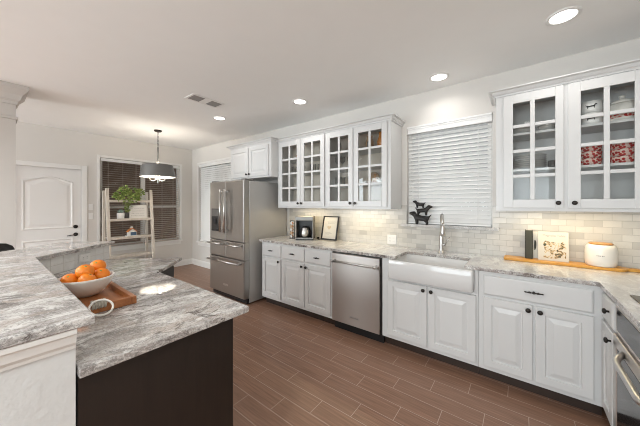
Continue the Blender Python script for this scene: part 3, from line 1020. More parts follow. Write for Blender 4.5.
# under-cabinet light strips
def strip(label, x0, x1, power):
    r = thing('under_cabinet_light', label, 'light', ((x0 + x1) / 2, 2.85, 1.36), 'slim lights under the wall cabinets')
    obj('housing', B().box(x0, x1, 2.80, 2.86, 1.362, 1.378), 'plate', r, bevel=0.002)
    obj('diffuser', B().box(x0 + 0.01, x1 - 0.01, 2.806, 2.854, 1.3585, 1.362), 'strip', r)
    l = bpy.data.lights.new('strip_light', 'AREA')
    l.shape = 'RECTANGLE'
    l.size = x1 - x0 - 0.03
    l.size_y = 0.03
    l.energy = power
    l.color = (1.0, 0.81, 0.50)
    o = bpy.data.objects.new('strip_light', l)
    COL.objects.link(o)
    o.parent = r
    o.location = (0, -0.02, -0.005)
    return r
strip('slim warm light under the cabinet above the coffee maker', -2.72, -2.12, 1.9)
strip('slim warm light under the cabinet left of sink window', -1.86, -1.26, 1.8)
strip('slim warm light under the cabinet above the canister', -0.02, 0.60, 2.1)

# ------------------------------------------------------------------ REFRIGERATOR
fg = thing('refrigerator', 'stainless french-door refrigerator with water dispenser', 'refrigerator', (-3.47, 2.66, 0))
XA, XB = -3.905, -3.028
obj('body', B().box(XA, XB + 0.008, 2.305, YW - 0.03, 0.02, 1.745), 'steelside', fg, bevel=0.006)
b = B().box(XA + 0.01, XB, 2.27, 2.32, 0.015, 0.08)
obj('base_grille', b, 'black', fg)
fr_g = F((0, 2.30, 0), (1, 0, 0), (0, -1, 0))
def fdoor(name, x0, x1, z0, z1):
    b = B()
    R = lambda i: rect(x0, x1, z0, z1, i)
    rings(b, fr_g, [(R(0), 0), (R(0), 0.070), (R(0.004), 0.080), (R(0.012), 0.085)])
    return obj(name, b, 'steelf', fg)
xm = -3.470
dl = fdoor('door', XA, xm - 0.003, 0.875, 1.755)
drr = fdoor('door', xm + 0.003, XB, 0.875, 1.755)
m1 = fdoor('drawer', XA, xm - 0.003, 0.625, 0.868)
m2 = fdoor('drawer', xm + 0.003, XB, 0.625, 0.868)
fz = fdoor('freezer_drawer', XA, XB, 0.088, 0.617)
def bar(par, p0, p1, horiz, r=0.0125):
    b = B()
    q0, q1 = fr_g.p(*p0, 0.145), fr_g.p(*p1, 0.145)
    b.tube([q0, q1], r, 12)
    d = (q1 - q0).normalized() * 0.03
    for q in (q0 + d, q1 - d):
        b.lathe([(0.015, 0), (0.012, 0.062)], q - fr_g.n * 0.062, fr_g.n, 10)
    obj('handle', b, 'chrome', par)
bar(dl, (xm - 0.055, 1.00), (xm - 0.055, 1.63), False, 0.015)
bar(drr, (xm + 0.060, 1.00), (xm + 0.060, 1.63), False, 0.015)
bar(m1, (XA + 0.03, 0.825), (xm - 0.035, 0.825), True)
bar(m2, (xm + 0.035, 0.825), (XB - 0.03, 0.825), True)
bar(fz, (XA + 0.03, 0.575), (XB - 0.05, 0.575), True)
b = B()
x0, x1, z0, z1 = -3.845, -3.645, 1.0, 1.345
R = lambda i: rect(x0, x1, z0, z1, i)
rings(b, fr_g, [(R(0), 0.080), (R(0), 0.088), (R(0.006), 0.088)])
dsp = obj('dispenser', b, 'black', dl)
b = B()
fbox(b, fr_g, x0 + 0.012, x1 - 0.012, z1 - 0.115, z1 - 0.012, 0.088, 0.090)
obj('control_screen', b, 'shade', dsp)
b = B()
fbox(b, fr_g, x0 + 0.016, x1 - 0.016, z0 + 0.012, z0 + 0.03, 0.088, 0.100)
fbox(b, fr_g, x0 + 0.07, x1 - 0.07, z0 + 0.10, z0 + 0.19, 0.088, 0.096)
obj('drip_tray', b, 'blackgloss', dsp)
b = B()
fbox(b, fr_g, -3.53, -3.41, 0.205, 0.232, 0.085, 0.0865)
bd = obj('badge', b, 'chrome', fz)
obj('lettering', text_mesh('KitchenAid', 0.022, fr_g, -3.47, 0.212, 0.0868), 'silver', bd)
for x in (XA + 0.05, XB - 0.05):
    obj('hinge_cover', B().box(x - 0.04, x + 0.04, 2.24, 2.40, 1.752, 1.775), 'shade', fg, bevel=0.004)

# ------------------------------------------------------------------ ISLAND with raised bar
isl = thing('kitchen_island', 'dark espresso kitchen island cabinet with pale granite top', 'island', (-1.9, 0.5, 0))
E1 = Vector((-0.673, 0.740))
NO = Vector((-0.740, -0.673))          # outward, away from the kitchen
def leg(p, t, o=0.0):
    v = Vector(p) + E1 * t + NO * o
    return (v.x, v.y)
KB = (-2.52, 0.178)                     # knee wall, inner bend
ob = 0.15 * math.tan(radians(47.7) / 2)
KO = (-2.52 - ob, 0.028)
b = B().prism([(-1.088, 0.183), (-1.088, 0.735), (-2.19, 0.735), (-2.51, 1.07), (-2.89, 0.672), leg((-2.524, 0.183), 0.60), (-2.524, 0.183)], 0.09, 0.884)
obj('cabinet', b, 'espresso', isl, bevel=0.002)
b = B().prism([(-1.15, 0.20), (-1.15, 0.66), (-2.22, 0.66), (-2.50, 0.97), (-2.83, 0.63), (-2.53, 0.20)], 0.0, 0.09)
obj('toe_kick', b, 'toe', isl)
b = B().prism([(-1.06, 0.1825), (-1.06, 0.806), (-2.155, 0.806), (-2.541, 1.162), (-2.975, 0.690), (-2.5225, 0.1825)], 0.884, 0.914)
obj('countertop', b, 'granite', isl, bevel=0.004)
fr_i = F((0, 0.735, 0), (-1, 0, 0), (0, 1, 0))
for x in (1.12, 1.49, 1.86):
    o = obj('door', raised(B(), fr_i, x, x + 0.355, 0.12, 0.86), 'espresso', isl)
    obj('knob', knob_mesh(fr_i, x + 0.32, 0.80, 0.02), 'dark', o)
v0, v1 = Vector((-2.19, 0.735)), Vector((-2.51, 1.07))
L = (v1 - v0).length
fr_i2 = F((v0.x, v0.y, 0), ((v1 - v0).x, (v1 - v0).y, 0), (0.723, 0.691, 0))
for z0, z1 in ((0.12, 0.36), (0.37, 0.61), (0.62, 0.86)):
    o = obj('drawer', slabfront(B(), fr_i2, 0.03, L - 0.02, z0, z1), 'espresso', isl)
    obj('pull', pull_mesh(fr_i2, L / 2, (z0 + z1) / 2, 0.02), 'dark', o)

LK = 0.735
kw = [(-1.085, 0.028), (-1.085, 0.178), KB, leg(KB, LK), leg(KB, LK, 0.15), KO]
obj('wall_knee', B().prism(kw, 0, 1.038), 'knee', kind='structure')
# tiled face between counter and bar
b = B().prism([(-1.11, 0.1785), (-1.11, 0.1822), (-2.5207, 0.1822), leg((-2.5207, 0.1822), LK - 0.004), leg((-2.5195, 0.1785), LK - 0.004), (-2.5195, 0.1785)], 0.9145, 1.038)
obj('wall_tile', b, 'tilew', kind='structure')
def knee_trim():
    prof = [(0.0, 0.976), (0.005, 0.976), (0.006, 0.986), (0.014, 0.996), (0.018, 1.020), (0.024, 1.026), (0.024, 1.040)]
    rows = []
    tb = math.tan(radians(47.7) / 2)
    for p, z in prof:
        o2 = 0.15 + p
        rows.append([(-1.085 + p, 0.028 - p, z), (-1.085 + p, 0.1775, z), (-1.20, 0.1775, z), (-1.20, 0.038, z), (-2.52 - 0.14 * tb, 0.038, z), (leg(KB, LK, 0.14))[:2] + (z,), (leg(KB, LK, o2))[:2] + (z,), (-2.52 - o2 * tb, 0.178 - o2, z)])
    return B().loops(rows)
obj('trim_3', knee_trim(), 'trim', kind='structure')
tb = math.tan(radians(47.7) / 2)
BI = (-2.507, 0.22)
BW = 0.45
b = B().prism([(-1.058, 0.22), BI, leg(BI, 0.735), leg(BI, 0.735, BW), (BI[0] - BW * tb, 0.22 - BW), (-1.058, 0.22 - BW)], 1.040, 1.070)
solo('bar_counter', b, 'granite', 'raised granite bar top bending around the island', 'countertop', base=(0, 0, 1.04), bevel=0.005)
# outlet on the tiled face of the bar
fr_k = F((*leg(KB, 0.0, -0.0052), 0), (E1.x, E1.y, 0), (-NO.x, -NO.y, 0))
def outlet(label, fr, x, z, gangs=1, kind='outlet', group=None, cat='outlet', name='wall_outlet'):
    r = thing(name, label, cat, fr.p(x, z - 0.057, 0), group)
    w = 0.035 + 0.023 * (gangs - 1)
    b = B()
    rings(b, fr, [(rect(x - w, x + w, z - 0.057, z + 0.057), 0.0005), (rect(x - w, x + w, z - 0.057, z + 0.057), 0.004), (rect(x - w, x + w, z - 0.057, z + 0.057, 0.004), 0.007)])
    obj('cover_plate', b, 'plate', r)
    for q in range(gangs):
        gx = x + (q - (gangs - 1) / 2) * 0.046
        if kind == 'switch':
            b = B()
            fbox(b, fr, gx - 0.016, gx + 0.016, z - 0.033, z + 0.033, 0.007, 0.010)
            obj('rocker', b, 'ceramic', r)
        else:
            b = B()
            fbox(b, fr, gx - 0.016, gx + 0.016, z - 0.033, z + 0.033, 0.007, 0.0085)
            o = obj('socket', b, 'ceramic', r)
            b = B()
            for dz in (-0.018, 0.018):
                fbox(b, fr, gx - 0.008, gx - 0.005, z + dz - 0.005, z + dz + 0.005, 0.0085, 0.0088)
                fbox(b, fr, gx + 0.005, gx + 0.008, z + dz - 0.005, z + dz + 0.005, 0.0085, 0.0088)
            obj('slots', b, 'ink', o)
    return r
fr_t = F((0, YW - 0.012, 0), (1, 0, 0), (0, -1, 0))
fr_ko = F((*leg(KB, 0.0, -0.0055), 0), (E1.x, E1.y, 0), (-NO.x, -NO.y, 0))
def outlet_h(label):
    """outlet lying on its side, low on the tiled bar face"""
    r = thing('wall_outlet', label, 'outlet', fr_ko.p(0.45, 0.935, 0))
    b = B()
    rings(b, fr_ko, [(rect(0.393, 0.507, 0.943, 1.013), 0.0005), (rect(0.393, 0.507, 0.943, 1.013), 0.004), (rect(0.393, 0.507, 0.943, 1.013, 0.004), 0.007)])
    obj('cover_plate', b, 'plate', r)
    b = B()
    fbox(b, fr_ko, 0.417, 0.483, 0.962, 0.994, 0.007, 0.0085)
    o = obj('socket', b, 'ceramic', r)
    b = B()
    for dx in (-0.018, 0.018):
        fbox(b, fr_ko, 0.45 + dx - 0.005, 0.45 + dx + 0.005, 0.970, 0.973, 0.0085, 0.0088)
        fbox(b, fr_ko, 0.45 + dx - 0.005, 0.45 + dx + 0.005, 0.983, 0.986, 0.0085, 0.0088)
    obj('slots', b, 'ink', o)
outlet_h('white outlet on the tiled bar face behind the oranges')
outlet('white double outlet on backsplash left of the apron sink', fr_t, -1.235, 0.985, 2)
outlet('upper white light switch beside the entry door', fr_l, 1.218, 1.361, 1, 'switch', None, 'switch', 'light_switch')
outlet('lower white light switch beside the entry door', fr_l, 1.218, 1.198, 1, 'switch', None, 'switch', 'light_switch')

# ------------------------------------------------------------------ tray, bowl, oranges
tr = thing('serving_tray', 'reddish wooden serving tray with rope ring handle on the island', 'tray', (-1.92, 0.40, 0.914))
def tp(u, v):
    q = Vector((-1.541, 0.205)) + Vector((-1.0, 0.0)) * u + Vector((0.0, 1.0)) * v
    return (q.x, q.y)
LT, WT = 0.58, 0.277
def tpoly(u0, u1, v0, v1):
    return [tp(u0, v0), tp(u1, v0), tp(u1, v1), tp(u0, v1)]
obj('tray_floor', B().prism(tpoly(0.01, LT - 0.01, 0.01, WT - 0.01), 0.9145, 0.926), 'tray', tr)
b = B().prism(tpoly(0, LT, 0, 0.022), 0.9145, 0.952).prism(tpoly(0, LT, WT - 0.022, WT), 0.9145, 0.952)
b.prism(tpoly(0, 0.022, 0.022, WT - 0.022), 0.9145, 0.952).prism(tpoly(LT - 0.022, LT, 0.022, WT - 0.022), 0.9145, 0.952)
obj('rim', b, 'tray', tr, bevel=0.003)
for u, sg in ((0.0, -1), (LT, 1)):
    c = Vector((*tp(u, 0.128), 0.952))
    b = B()
    for q in range(5):
        cc = c + Vector((0, 1, 0)) * (q - 2) * 0.011
        ax = Vector((-1, 0, 0))
        b.tube([cc + ax * ((-0.014 if sg < 0 else -0.014)) + Vector((0, 0, 0)) + ax * (0.017 * cos(k * pi / 6)) * 1.0 + Z * (0.017 * sin(k * pi / 6)) + ax * (0.014 + (0.011 if sg < 0 else -0.011)) for k in range(12)], 0.0058, 6, closed=True)
    wrap = obj('handle_wrap', b, 'rope', tr)
    rc = c + Vector((-1, 0, 0)) * (sg * 0.036) - Z * 0.006
    ru = Vector((0, 1, 0))
    rv = (Vector((-1, 0, 0)) * sg * 0.80 - Z * 0.60).normalized()
    ring = B().tube([rc + ru * (0.042 * cos(k * pi / 14)) + rv * (0.042 * sin(k * pi / 14)) + Z * 0.002 for k in range(28)], 0.0045, 8, closed=True)
    obj('ring_handle', ring, 'cream', tr)

bx, by, bz = -1.85, 0.345, 0.9265
bw = thing('fruit_bowl', 'oval white bowl of oranges on the wooden tray', 'bowl', (bx, by, bz))
b = B().lathe([(0.040, 0), (0.050, 0.002), (0.075, 0.020), (0.103, 0.055), (0.118, 0.090), (0.121, 0.101), (0.117, 0.102), (0.112, 0.090), (0.097, 0.056), (0.070, 0.024), (0.03, 0.012)], (bx, by, bz), (0, 0, 1), 36)
obj('bowl_shell', b, 'cream', bw)
def orange(x, y, z, r, label, tilt):
    n = thing('orange', label, 'orange', (x, y, z - r * 0.93), 'oranges in the white bowl')
    b = B()
    prof = []
    for k in range(1, 16):
        t = pi * k / 16
        prof.append((r * sin(t), -r * 0.93 * cos(t) - (0.10 * r * math.exp(-((pi - t) / 0.22) ** 2))))
    ax = Vector((sin(tilt) * 0.7, cos(tilt * 2) * 0.4, 0.9)).normalized()
    b.lathe(prof, (x, y, z), ax, 24)
    o = obj('fruit', b, 'orange', n)
    obj('stem_button', B().lathe([(0.0045, 0), (0.005, 0.0015), (0.002, 0.003)], Vector((x, y, z)) + ax * r * 0.835, ax, 8), 'leaf', n)
orange(bx + 0.052, by - 0.005, bz + 0.090, 0.038, 'orange at the front of the bowl, nearest the rope handle', 0.3)
orange(bx - 0.018, by - 0.062, bz + 0.090, 0.037, 'orange at the left side of the bowl, against the bar', 1.2)
orange(bx - 0.010, by + 0.066, bz + 0.094, 0.039, 'orange at the right rim of the bowl', 2.1)
orange(bx - 0.060, by + 0.010, bz + 0.090, 0.037, 'orange at the back of the bowl, low behind the topmost pair', 2.9)
orange(bx + 0.002, by - 0.005, bz + 0.128, 0.040, 'topmost orange left of centre in the bowl', 0.8)
orange(bx - 0.062, by + 0.062, bz + 0.134, 0.039, 'topmost orange at the right back of the bowl', 1.7)

# ------------------------------------------------------------------ bar stool behind the bar
bs = thing('bar_stool', 'dark bar stool with rounded back behind the granite bar', 'stool', (-3.28, 0.155, 0))
ang = radians(222)
def sp(u, v, z):
    return Vector((-3.28 + u * cos(ang) - v * sin(ang), 0.155 + u * sin(ang) + v * cos(ang), z))
rows = []
for z, w in ((0.80, 0.19), (0.90, 0.21), (1.0, 0.205), (1.05, 0.18), (1.078, 0.13), (1.088, 0.07)):
    rows.append([sp(0.17 + 0.02 * (z - 0.8), -w, z), sp(0.20, -w * 0.5, z), sp(0.205, w * 0.5, z), sp(0.17 + 0.02 * (z - 0.8), w, z), sp(0.205, w, z), sp(0.24, w * 0.5, z), sp(0.24, -w * 0.5, z), sp(0.205, -w, z)])
obj('backrest', B().loops(rows, smooth=True), 'seat', bs)
b = B().loops([[sp(0.2 * cos(k * pi / 10) * s_, 0.2 * sin(k * pi / 10) * s_, z) for k in range(20)] for s_, z in ((0.9, 0.70), (1, 0.72), (1, 0.75), (0.92, 0.775))], smooth=True)
obj('seat', b, 'seat', bs)
for su, sv in ((1, 1), (1, -1), (-1, 1), (-1, -1)):
    obj('leg', B().beam(sp(su * 0.14, sv * 0.14, 0.70), sp(su * 0.19, sv * 0.19, 0.0), 0.032, 0.032), 'espresso', bs)
for sv in (-1, 1):
    obj('back_post', B().beam(sp(0.17, sv * 0.15, 0.70), sp(0.20, sv * 0.16, 0.98), 0.03, 0.03), 'espresso', bs)
b = B()
q = [sp(0.175, 0.175, 0.22), sp(0.175, -0.175, 0.22), sp(-0.175, -0.175, 0.22), sp(-0.175, 0.175, 0.22)]
for i in range(4):
    b.beam(q[i], q[(i + 1) % 4], 0.022, 0.03)
obj('footrest', b, 'espresso', bs)

# ------------------------------------------------------------------ COUNTER THINGS: coffee corner
cm = thing('coffee_maker', 'black and stainless coffee maker under the glass cabinet', 'coffee maker', (-2.47, 2.82, 0.914))
cxy = Vector((-2.44, 2.84))
ca_ = radians(30)
def cp2(u, v):
    q = cxy + Vector((cos(ca_), sin(ca_))) * u + Vector((-sin(ca_), cos(ca_))) * v
    return (q.x, q.y)
def cpoly(u0, u1, v0, v1):
    return [cp2(u0, v0), cp2(u1, v0), cp2(u1, v1), cp2(u0, v1)]
obj('base', B().prism(cpoly(-0.125, 0.125, -0.11, 0.08), 0.9145, 0.945), 'black', cm, bevel=0.006)
obj('reservoir', B().prism(cpoly(-0.125, 0.125, 0.02, 0.08), 0.945, 1.24), 'black', cm, bevel=0.006)
b = B().prism(cpoly(-0.128, 0.128, -0.112, 0.082), 1.178, 1.245)
obj('brew_head', b, 'steelc', cm, bevel=0.01)
b = B().prism(cpoly(-0.127, -0.113, -0.10, 0.03), 0.945, 1.178).prism(cpoly(0.113, 0.127, -0.10, 0.03), 0.945, 1.178)
obj('side_column', b, 'steelc', cm, bevel=0.003)
b = B()
b.prism(cpoly(-0.127, 0.127, -0.118, -0.108), 0.932, 0.946)
obj('base_trim', b, 'steelc', cm)
cc = cp2(0.0, -0.038)
b = B().lathe([(0.056, 0), (0.064, 0.01), (0.066, 0.06), (0.060, 0.10), (0.048, 0.125), (0.048, 0.135)], (*cc, 0.946), (0, 0, 1), 24)
cf = obj('carafe', b, 'chrome', cm)
h0 = Vector((*cp2(0.045, -0.075), 0))
obj('carafe_handle', B().tube([h0 + Z * 1.065, h0 + Vector((0.03, -0.02, 1.06)), h0 + Vector((0.034, -0.022, 1.0)), h0 + Vector((0.01, -0.008, 0.97))], 0.008, 8), 'black', cf)
obj('carafe_lid', B().lathe([(0.046, 0), (0.046, 0.012), (0.02, 0.02)], (*cc, 1.0815), (0, 0, 1), 20), 'black', cf)

pr_ = thing('pod_rack', 'slim rack of orange coffee pods left of the coffee maker', 'rack', (-2.66, 2.80, 0.914))
b = B()
for x in (-2.70, -2.62):
    b.tube([(x, 2.80, 0.918), (x, 2.80, 1.17)], 0.004, 6)
b.tube([(-2.70, 2.80, 1.17), (-2.62, 2.80, 1.17)], 0.004, 6)
b.lathe([(0.055, 0), (0.055, 0.004), (0.05, 0.006)], (-2.66, 2.80, 0.9145), (0, 0, 1), 16)
obj('frame', b, 'dark', pr_)
for k in range(5):
    p = thing('coffee_pod', ('orange coffee pod in the slim rack, %s' % ('lowest', 'second from the bottom', 'middle one', 'second from the top', 'topmost')[k]), 'coffee pod', (-2.66, 2.80, 0.932 + k * 0.047), 'pods in the coffee rack')
    z0 = 0.945 + k * 0.047
    obj('cup', B().lathe([(0.016, 0.0), (0.020, 0.03), (0.023, 0.034)], (-2.66, 2.805, z0), (0.05, -1, 0), 14), 'terracotta', p)
    obj('foil_lid', B().lathe([(0.022, 0), (0.022, 0.001)], (-2.66 + 0.0017, 2.7705, z0), (0.05, -1, 0), 14), 'tan' if k % 2 else 'silver', p)

# framed print leaning on the backsplash
fp = thing('picture_frame', 'black framed print leaning on the backsplash by coffee maker', 'picture', (-2.11, 2.96, 0.914))
class LF:
    """leaning frame plane"""
    def __init__(s, o, u, up, n):
        s.o, s.u, s.up, s.n = Vector(o), Vector(u).normalized(), Vector(up).normalized(), Vector(n).normalized()
    def p(s, x, z, d=0.0):
        return s.o + s.u * x + s.up * z + s.n * d
uu = Vector((0.995, 0.0, 0.0))
up = Vector((0.0, 0.22, 0.975)).normalized()
lf = LF((-2.245, 2.955, 0.9155), uu, up, uu.cross(up))
FWd, FHt = 0.262, 0.335
b = B()
bw_ = 0.016
for x0, x1, z0, z1 in ((0, bw_, 0, FHt), (FWd - bw_, FWd, 0, FHt), (bw_, FWd - bw_, 0, bw_), (bw_, FWd - bw_, FHt - bw_, FHt)):
    fbox(b, lf, x0, x1, z0, z1, 0, 0.02)
obj('frame', b, 'black', fp, bevel=0.002)
b = B()
fbox(b, lf, bw_, FWd - bw_, bw_, FHt - bw_, 0.002, 0.008)
prn = obj('print', b, 'print', fp)
b = B()
random.seed(3)
for z, x0, x1 in ((0.265, 0.10, 0.20), (0.252, 0.07, 0.215), (0.240, 0.08, 0.19), (0.228, 0.085, 0.20), (0.10, 0.06, 0.15), (0.088, 0.06, 0.17), (0.076, 0.06, 0.13)):
    x = x0
    while x < x1:
        w = random.uniform(0.008, 0.02)
        fbox(b, lf, x, min(x + w, x1), z, z + 0.0035, 0.008, 0.0083)
        x += w + 0.004
obj('text_lines', b, 'ink', prn)
hp = []
for k in range(28):
    t = 2 * pi * k / 28
    hp.append((0.115 + 0.0026 * 16 * sin(t) ** 3 * 0.8, 0.172 + 0.0021 * (13 * cos(t) - 5 * cos(2 * t) - 2 * cos(3 * t) - cos(4 * t))))
obj('heart', rings(B(), lf, [(hp, 0.008), (hp, 0.0083)]), 'heart', prn)
# plug / cord on the counter beside it
b = B().tube([(-2.30, 2.90, 0.921), (-2.27, 2.92, 0.920), (-2.25, 2.89, 0.9195), (-2.22, 2.90, 0.9195)], 0.0045, 6)
b.box(-2.30, -2.285, 2.93, 2.955, 0.915, 0.945)
solo('power_cord', b, 'black', 'short black cord lying between coffee maker and framed print', 'cord')

# ------------------------------------------------------------------ dogs figurine on the sill
def dog_bm(x, y, z, s, face, turn=0.0):
    """one standing dog grown as a single skinned surface; face = +1 looks right, -1 left"""
    J = {'hip': (-0.50, 0, 0.60, .25), 'mid': (-0.05, 0, 0.58, .26), 'chest': (0.42, 0, 0.62, .30), 'neck': (0.62, 0, 0.90, .20), 'head': (0.80, 0, 1.14, .25), 'snout': (1.08, 0, 1.08, .15), 'nose': (1.20, 0, 1.07, .11),
         'tail': (-0.74, 0, 0.76, .07), 'tail2': (-0.92, 0, 0.98, .045)}
    Ed = [('hip', 'mid'), ('mid', 'chest'), ('chest', 'neck'), ('neck', 'head'), ('head', 'snout'), ('snout', 'nose'), ('hip', 'tail'), ('tail', 'tail2')]
    for sd, q in (('l', 0.17), ('r', -0.17)):
        J['fs' + sd] = (0.44, q, 0.46, .16)
        J['fk' + sd] = (0.42, q, 0.24, .12)
        J['ff' + sd] = (0.44, q, 0.03, .11)
        J['ft' + sd] = (0.52, q, 0.02, .07)
        J['hs' + sd] = (-0.48, q, 0.44, .18)
        J['hk' + sd] = (-0.40, q, 0.32, .13)
        J['hh' + sd] = (-0.58, q, 0.19, .10)
        J['hf' + sd] = (-0.54, q, 0.03, .11)
        J['ht' + sd] = (-0.46, q, 0.02, .07)
        J['er' + sd] = (0.74, q * 1.2, 1.24, .08)
        J['et' + sd] = (0.70, q * 1.6, 1.02, .08)
        Ed += [('chest', 'fs' + sd), ('fs' + sd, 'fk' + sd), ('fk' + sd, 'ff' + sd), ('ff' + sd, 'ft' + sd), ('hip', 'hs' + sd), ('hs' + sd, 'hk' + sd), ('hk' + sd, 'hh' + sd), ('hh' + sd, 'hf' + sd), ('hf' + sd, 'ht' + sd), ('head', 'er' + sd), ('er' + sd, 'et' + sd)]
    keys = list(J)
    me = bpy.data.meshes.new('dog_skeleton')
    vs = []
    for k in keys:
        a, b_, c, r = J[k]
        vs.append((x + face * a * s * cos(turn) - b_ * s * sin(turn), y + b_ * s * cos(turn) + face * a * s * sin(turn), z + c * s))
    me.from_pydata(vs, [(keys.index(a), keys.index(c)) for a, c in Ed], [])
    o = bpy.data.objects.new('dog_skeleton', me)
    COL.objects.link(o)
    md = o.modifiers.new('skin', 'SKIN')
    for i, k in enumerate(keys):
        r = J[k][3] * s
        me.skin_vertices[0].data[i].radius = (r, r)
        me.skin_vertices[0].data[i].use_root = (k == 'hip')
    sb = o.modifiers.new('sub', 'SUBSURF')
    sb.levels = 2
    sb.render_levels = 2
    dg = bpy.context.evaluated_depsgraph_get()
    m2 = bpy.data.meshes.new_from_object(o.evaluated_get(dg))
    bm = bmesh.new()
    bm.from_mesh(m2)
    for f in bm.faces:
        f.smooth = True
    bpy.data.objects.remove(o)
    bpy.data.meshes.remove(m2)
    b = B()
    b.bm.free()
    b.bm = bm
    return b
fgn = thing('dog_figurine', 'dark cast figurine of three stacked dogs on the window sill', 'figurine', (-0.885, 3.02, 1.187))
obj('dog', dog_bm(-0.882, 3.02, 1.188, 0.112, -1), 'iron', fgn)
obj('dog', dog_bm(-0.868, 3.02, 1.290, 0.088, 1), 'iron', fgn)
obj('dog', dog_bm(-0.898, 3.02, 1.372, 0.066, -1), 'iron', fgn)

# ------------------------------------------------------------------ board, books, canister
b = B()
poly = [(-0.118, 2.88), (-0.10, 2.868), (0.59, 2.868), (0.615, 2.885), (0.64, 2.925), (0.79, 2.928), (0.81, 2.94), (0.81, 2.965), (0.79, 2.977), (0.64, 2.98), (0.615, 3.015), (0.59, 3.030), (-0.10, 3.030), (-0.118, 3.018)]
b.prism(poly, 0.9145, 0.935)
solo('cutting_board', b, 'board', 'long honey-coloured wooden paddle board along the backsplash', 'board', bevel=0.005)
# books lean against the tiles
def book(label, x0, x1, y0, lean, zb, h, thick, cover, page):
    r = thing('book', label, 'book', ((x0 + x1) / 2, y0, zb), 'books standing on the wooden board')
    up = Vector((0, sin(lean), cos(lean)))
    lf = LF((x0, y0, zb), (1, 0, 0), up, Vector((1, 0, 0)).cross(up))
    w = x1 - x0
    b = B()
    fbox(b, lf, 0, w, 0, h, -0.003, 0)
    fbox(b, lf, 0, w, 0, h, -thick, -thick + 0.003)
    fbox(b, lf, 0, 0.003, 0, h, -thick + 0.003, -0.003)
    cv = obj('cover', b, cover, r)
    b = B()
    fbox(b, lf, 0.004, w - 0.004, 0.004, h - 0.004, -thick + 0.0035, -0.0035)
    obj('pages', b, 'paper', r)
    return r, cv, lf
# dark book: its spine faces the viewer
r = thing('book', 'dark green book with its spine showing, at the left of the cookbook', 'book', (0.065, 2.985, 0.9355), 'books standing on the wooden board')
b = B().box(0.035, 0.039, 2.945, 3.028, 0.9355, 1.185).box(0.084, 0.088, 2.945, 3.028, 0.9355, 1.185).box(0.039, 0.084, 2.941, 2.946, 0.9355, 1.185)
obj('cover', b, 'spine', r, bevel=0.002)
obj('pages', B().box(0.040, 0.083, 2.947, 3.026, 0.939, 1.180), 'paper', r)
r, cv, lf = book('white cookbook with food photo cover beside the dark book', 0.122, 0.318, 2.935, 0.16, 0.9365, 0.245, 0.026, 'print', 'paper')
obj('title', text_mesh('Magnolia Table', 0.024, lf, 0.105, 0.205, 0.0003), 'ink', cv)
random.seed(11)
def blob(cx, cz, rx, rz, d, m=12):
    return [(cx + rx * cos(2 * pi * k / m) * random.uniform(0.8, 1.15), cz + rz * sin(2 * pi * k / m) * random.uniform(0.8, 1.15)) for k in range(m)]
def cover_mat():
    k = N('cookbook_photo')
    v = k.coords()
    a = k.noise(v, 30, 3, 0.6, 0.8)
    c = k.ramp(a, [(0.36, (0.05, 0.055, 0.03)), (0.43, (0.34, 0.22, 0.10)), (0.48, (0.62, 0.49, 0.30)), (0.53, (0.60, 0.57, 0.51)), (0.64, (0.60, 0.57, 0.50)), (0.70, (0.36, 0.29, 0.20))])
    k.bsdf(c, 0.5)
    return k.m
M['cover'] = cover_mat()
ph = [(0.036, 0.022), (0.100, 0.018), (0.150, 0.030), (0.178, 0.022), (0.182, 0.11), (0.176, 0.145), (0.160, 0.165), (0.146, 0.150), (0.118, 0.155), (0.075, 0.160), (0.050, 0.168), (0.034, 0.145), (0.046, 0.09)]
obj('cover_photo', rings(B(), lf, [(ph, 0.0), (ph, 0.0006)]), 'cover', cv)
# second white book tucked behind, its dark-printed edge showing
r, cv2, lf2 = book('thin white book tucked between the dark book and cookbook', 0.093, 0.150, 3.000, 0.10, 0.9365, 0.235, 0.018, 'paper', 'paper')
b = B()
o_ = blob(0.013, 0.115, 0.009, 0.045, 0)
rings(b, lf2, [(o_, 0), (o_, 0.0006)])
obj('cover_print', b, 'spine', cv2)

cn = thing('canister', 'white ceramic canister with wooden lid on the board', 'canister', (0.500, 2.962, 0.935))
b = B().lathe([(0.078, 0), (0.086, 0.006), (0.090, 0.05), (0.089, 0.12), (0.083, 0.150), (0.072, 0.165), (0.066, 0.165)], (0.500, 2.955, 0.9355), (0, 0, 1), 36)
cj = obj('jar', b, 'cream', cn)
obj('lid', B().lathe([(0.062, 0), (0.067, 0.003), (0.068, 0.008), (0.063, 0.012), (0.03, 0.013)], (0.500, 2.955, 1.1012), (0, 0, 1), 32), 'lid', cn)
nn = Vector((-0.16, -0.985, 0)).normalized()
fr_j = F(Vector((0.500, 2.955, 0.9355)) + nn * 0.0905, Vector((0.985, -0.16, 0)), nn)
b = B()
for k, w in enumerate((0.006, 0.009, 0.005, 0.008, 0.006)):
    fbox(b, fr_j, -0.022 + k * 0.009, -0.022 + k * 0.009 + w * 0.75, 0.082, 0.088, -0.003, 0.0006)
obj('stamp', b, 'ink', cj)

